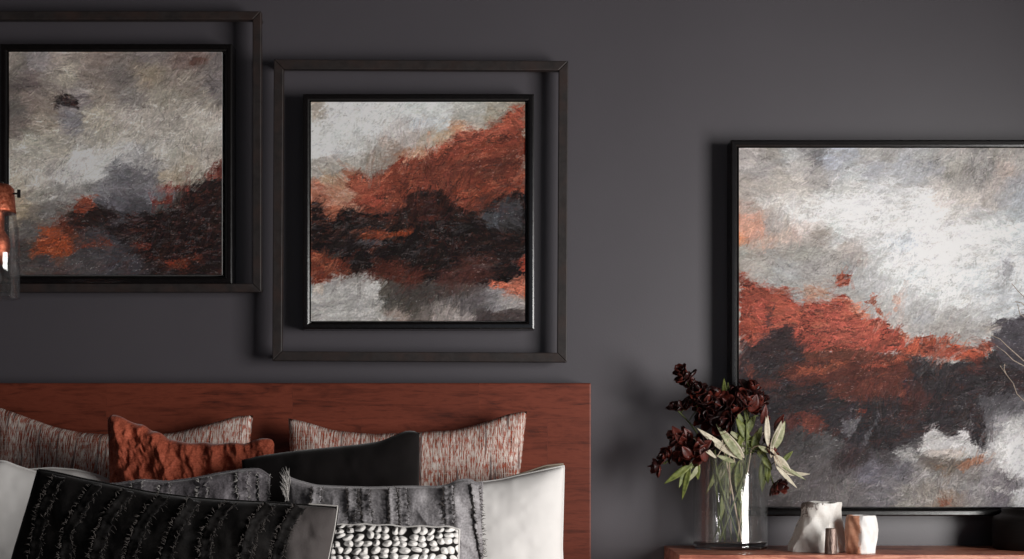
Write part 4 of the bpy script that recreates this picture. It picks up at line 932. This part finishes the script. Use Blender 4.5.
# ------------------------------------------------------------------ ceramics on the cabinet
m = M('raw_white_ceramic', .6, .4); co = m.coord(); f = m.noise(co, 34, 5, .65)
sx = m.n('ShaderNodeSeparateXYZ'); m.l(co, sx.inputs[0])
f3 = m.math('ADD', m.math('ADD', m.math('MULTIPLY', sx.outputs[2], 5.0), m.math('MULTIPLY', sx.outputs[0], -4.2)), m.math('SUBTRACT', m.math('MULTIPLY', m.noise(co, 70, 4, .7), .8), .42))
m.color(m.mix(m.ramp(f3, [(.52, (0,0,0,1)), (.57, (.85,.85,.85,1))]), m.ramp(f, [(.3, lin((214, 208, 200))), (.7, lin((238, 236, 232)))]), lin((92, 74, 66)))); m.bump(f, .003, .7); CERAM = m.m
m = M('ceramic_with_brown_side', .6, .4); co = m.coord(); f = m.noise(co, 60, 5, .65)
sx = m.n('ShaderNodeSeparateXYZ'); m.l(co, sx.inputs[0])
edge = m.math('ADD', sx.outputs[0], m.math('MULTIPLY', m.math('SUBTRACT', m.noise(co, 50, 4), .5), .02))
m.color(m.mix(m.ramp(m.math('ADD', m.math('MULTIPLY', edge, 40), .75), [(.30, (1,1,1,1)), (.5, (0,0,0,1))]), m.ramp(f, [(.3, lin((226, 222, 218))), (.7, lin((240, 238, 236)))]), m.ramp(f, [(.3, lin((176, 116, 88))), (.7, lin((214, 160, 132)))]))); m.bump(f, .0015, .7); CERAM2 = m.m  # white, turning brown towards the left
m = M('dark_bronze_bark', .35, .5, .6); co = m.coord(scale=(1, 1, .15)); f = m.noise(co, 160, 5, .65)
m.color(m.ramp(f, [(.35, lin((60, 44, 40))), (.65, lin((150, 130, 120)))])); m.bump(f, .003, .8); BRONZE = m.m

def vessel(name, label, cat, mat, rows, yc, facets, seed, wall=.004, amp=.05, n=64, lipwave=.0):
    """rows: (py, xleft, xright) from bottom to top"""
    d = CD+yc; sc = d/F; base = SZ+.0004
    cx = (rows[0][1]+rows[0][2])/2; c0 = ((cx-CX)*sc, yc, base)
    pyb = rows[0][0]; prof = []
    for (py, xl, xr) in rows: prof.append(((xr-xl)/2*sc, (pyb-py)*sc, ((xl+xr)/2-cx)*sc))
    z = [p[1] for p in prof]; zz = np.linspace(0, z[-1], 22); rr = np.interp(zz, z, [p[0] for p in prof]); oo = np.interp(zz, z, [p[2] for p in prof])
    def ringr(a, r, h, k):
        # faceting: cut the circle with flat planes that wander with height
        f = 1.0; best = 1e9
        for i in range(facets):
            ai = 2*math.pi*i/facets+seed+.35*math.sin(h*38+i*2.1); cc = math.cos(a-ai)
            if cc > .2: best = min(best, (1-amp*(1+math.sin(i*3.3+h*30))*.6)/cc)
        return r*min(1.0, best)
    vs = []; fs = []
    rows2 = [(zz[i], rr[i], oo[i], 0) for i in range(22)]+[(zz[-1]+.001, rr[-1]-wall*.5, oo[-1], 1)]+[(zz[21-i], rr[21-i]-wall, oo[21-i], 2) for i in range(0, 18)]
    for j, (h, r, o_, kd) in enumerate(rows2):
        for k in range(n):
            a = 2*math.pi*k/n; q = ringr(a, r, h, j); lw = lipwave*math.sin(a*3+seed)*(h/z[-1])**4+lipwave*.5*math.sin(a*7+1)*(h/z[-1])**6
            q *= 1+.02*math.sin(a*9+h*120)*(amp > .03)
            vs.append((c0[0]+o_+q*math.cos(a), c0[1]+q*math.sin(a)*min(1, .10/max(r, .02)*1.0 if r > .1 else 1), base+max(h+lw, 0 if j else 0)))
    for j in range(len(rows2)-1):
        for k in range(n): fs.append((j*n+k, j*n+(k+1) % n, (j+1)*n+(k+1) % n, (j+1)*n+k))
    fs.append(tuple(range(n))[::-1]); mm = (len(rows2)-1)*n; fs.append(tuple(range(mm, mm+n)))
    o = mesh_obj(name, vs, fs, mat, None, amp < .03, org=c0); fix_normals(o)
    sm = o.modifiers.new('edge', 'BEVEL'); sm.width = .0008; sm.segments = 2; sm.limit_method = 'ANGLE'; sm.angle_limit = .5
    return tag(o, label, cat)
vessel('ceramic_vessel', 'craggy white ceramic vessel with flared base beside the glass vase', 'vase', CERAM,
    [(552, 787, 846), (547, 788, 846), (535, 793, 844.5), (525, 797, 843), (518, 800, 841), (510, 800.5, 840.5), (505, 801, 842), (503.5, 802.5, 842)], -.195, 9, 3, .005, .09, lipwave=.0012)
vessel('ceramic_cup', 'small faceted white cup with a brown left side, rightmost of the pale ceramics', 'cup', CERAM2,
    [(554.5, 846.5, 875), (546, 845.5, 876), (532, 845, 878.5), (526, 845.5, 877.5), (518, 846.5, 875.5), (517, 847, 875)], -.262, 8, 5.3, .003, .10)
vessel('bark_votive', 'tiny dark bronze ribbed holder standing against the craggy white vessel', 'candle holder', BRONZE,
    [(554.5, 824.5, 837), (540, 825, 837), (529, 825.5, 836.5)], -.292, 12, 2.1, .002, .02, 48)

# black pot with twigs
m = M('black_turned_wood', .5, .25); co = m.coord(scale=(1, 1, 14)); f = m.noise(co, 30, 5, .65)
m.color(m.ramp(f, [(.3, lin((6, 5, 5))), (.7, lin((20, 16, 15)))])); m.bump(f, .0015, .7); BLACKPOT = m.m
d = CD-.13; px0 = 994; cxp = 1041; PR = (cxp-px0)*d/F; PX = (cxp-CX)*d/F; PH = (548.5-508)*d/F
v = VF(); v.lathe((PX, -.13, SZ+.0004), [(0, 0), (PR*.95, 0), (PR*.985, .004), (PR, .02), (PR, PH-.026), (PR*.97, PH-.018), (PR*.84, PH-.013), (PR*.80, PH-.008), (PR*.81, PH), (PR*.76, PH), (PR*.74, PH-.012), (PR*.9, PH-.03), (PR*.9, .01), (0, .009)], 72)
tag(v.obj('black_pot', BLACKPOT, None, True, org=(PX, -.13, SZ+.0004), fix=True), 'black turned wooden pot at the right edge of the cabinet', 'pot')
TWIG = simple('pale_dry_twig', (168, 154, 140), .7, .3, nscale=120, var=.3)
foot = Vector((PX-.01, -.13, SZ+.012))
ty = -.15
def P3(*p): return [W(a, b, ty) for a, b in p]
mains = [(P3((1042, 500), (1046, 440), (1040, 400), (1030, 372), (1024, 360)), .0022, 'bare twig reaching up and left over the painting, lowest forks',
          [P3((1028, 408), (1024, 401), (1017, 394), (1013, 383), (1006, 374), (1001, 367)), P3((1006, 374), (1004, 369), (1004.5, 366)), P3((1024, 361), (1007, 346), (1000, 339), (993, 336)), P3((1030, 371), (1024, 366), (1013, 360), (1005, 352), (998, 347))]),
         (P3((1050, 500), (1056, 420), (1050, 360), (1038, 325), (1028, 310)), .0020, 'bare twig behind the lower one, its tips showing higher up over the painting',
          [P3((1028, 310), (1022, 303), (1017, 302)), P3((1034, 318), (1026, 318), (1020, 314), (1018, 306)), P3((1036, 320), (1030, 304), (1024, 297), (1018, 291), (1013, 285)), P3((1044, 340), (1034, 300), (1030, 270))])]
for pts, r, lab, subs in mains:
    t = empty('dry_twig', foot, lab, 'twig', 'bare twigs in the black pot')
    v = VF(); pp = [foot]+pts; full = []
    for i in range(len(pp)-1): full += [pp[i].lerp(pp[i+1], k/4) for k in range(4)]
    full.append(pp[-1]); v.tube(full, [r*(1-.5*i/len(full)) for i in range(len(full))], 7)
    for s in subs: v.tube(s, [.0013-.0007*i/len(s) for i in range(len(s))], 6)
    v.obj('branch', TWIG, t)
    v = VF()
    for s in subs:
        c = s[-1]; v.tube([c, c+(s[-1]-s[-2]).normalized()*.002, c+(s[-1]-s[-2]).normalized()*.005], [.0007, .0013, .0003], 6)
    v.obj('bud', TWIG, t)
    foot = foot+Vector((.025, .01, 0))

# ------------------------------------------------------------------ pendant lamp at the left
LY = -.40; ld = CD+LY; lx = (-4-CX)*ld/F; ls = ld/F
zr = lambda py: CZ+(HY-py)*ls
m = M('hammered_copper', .5, .5, 1.0); co = m.coord(); f = m.noise(co, 180, 4); m.color(m.ramp(f, [(.35, lin((150, 74, 52))), (.65, lin((206, 124, 96)))])); m.bump(f, .001, .8); COPPER = m.m
BLKMET = simple('black_metal', (22, 20, 20), .4, .5, nscale=60, var=.2)
lamp = empty('pendant_lamp', (lx, LY, zr(298)), 'glass pendant lamp with a copper collar hanging at the left edge', 'pendant lamp')
v = VF(); v.tube([(lx, LY, zr(160)), (lx, LY, CH-.02)], .0035, 8); v.obj('cord', BLKMET, lamp)
v = VF(); v.lathe((lx, LY, CH-.03), [(.004, -.01), (.045, .0), (.05, .0295)], 32); v.obj('ceiling_rose', BLKMET, lamp, fix=True)
v = VF(); v.lathe((lx, LY, 0), [(.004, zr(181)), (7.5*ls, zr(182)), (8*ls, zr(187)), (5*ls, zr(188))], 32); v.obj('socket_cap', BLKMET, lamp, fix=True)
v = VF(); v.lathe((lx, LY, 0), [(7*ls, zr(184)), (14*ls, zr(185)), (17.5*ls, zr(189)), (19*ls, zr(210)), (19.5*ls, zr(213)), (18.5*ls, zr(213)), (17*ls, zr(190)), (8*ls, zr(187))], 48); v.obj('collar', COPPER, lamp)
v = VF(); v.lathe((lx, LY, 0), [(18.2*ls, zr(208)), (19.8*ls, zr(216)), (22*ls, zr(232)), (23*ls, zr(250)), (23*ls, zr(298)), (22.2*ls, zr(298.5)), (22*ls, zr(297)), (22*ls, zr(250)), (21*ls, zr(232)), (18.8*ls, zr(217)), (17.6*ls, zr(208))], 64)
v.obj('glass_shade', SHADEGLASS, lamp, fix=True)
v = VF(); v.lathe((lx+.002, LY, 0), [(6*ls, zr(190)), (7*ls, zr(212)), (7*ls, zr(230)), (12*ls, zr(238)), (13*ls, zr(246)), (11*ls, zr(256)), (6*ls, zr(264)), (.0005, zr(266))], 32); v.obj('bulb', COPPER, lamp, fix=True)
v = VF(); v.tube([(lx+18*ls, LY-.004, zr(194)), (lx+23*ls, LY-.004, zr(194))], .0018, 8); v.box((lx+22*ls, LY-.006, zr(198)), (lx+25*ls, LY-.002, zr(190)))
v.obj('thumb_screw', BLKMET, lamp, smooth=False)

# ------------------------------------------------------------------ camera, daylight and added fill
cam = bpy.data.cameras.new('camera'); co_ = bpy.data.objects.new('camera', cam); COL.objects.link(co_)
co_.location = (0, -CD, CZ); co_.rotation_euler = (math.pi/2, 0, 0); cam.sensor_width = 36; cam.lens = F/1024*36; cam.shift_y = (HY-279.5)/1024; cam.clip_start = .05
bpy.context.scene.camera = co_

def area(name, loc, rot, sx, sy, power, color, spread=math.pi):
    l = bpy.data.lights.new(name, 'AREA'); l.shape = 'RECTANGLE'; l.size = sx; l.size_y = sy; l.energy = power; l.color = color; l.spread = spread
    o = bpy.data.objects.new(name, l); COL.objects.link(o); o.location = loc; o.rotation_euler = rot; return o
area('window_daylight', (RX+.02, (WY0+WY1)/2, (WZ0+WZ1)/2), (0, math.pi/2, 0), (WZ1-WZ0)-.1, (WY1-WY0)-.1, 90, (1, .975, .95), math.radians(176))
area('front_fill_light', (.4, FY-.02, 1.6), (math.pi/2, 0, 0), 1.5, 1.3, .8, (.85, .92, 1))  # weak soft fill added behind the viewer
w = bpy.data.worlds.new('world'); bpy.context.scene.world = w; w.use_nodes = True
w.node_tree.nodes['Background'].inputs[0].default_value = (.6, .7, .85, 1); w.node_tree.nodes['Background'].inputs[1].default_value = .4
vs_ = bpy.context.scene.view_settings
vs_.view_transform = 'Standard'; vs_.look = 'None'; vs_.exposure = 0; vs_.gamma = 1; vs_.use_curve_mapping = False
bpy.context.scene.cycles.max_bounces = 12; bpy.context.scene.cycles.transmission_bounces = 12; bpy.context.scene.cycles.transparent_max_bounces = 16
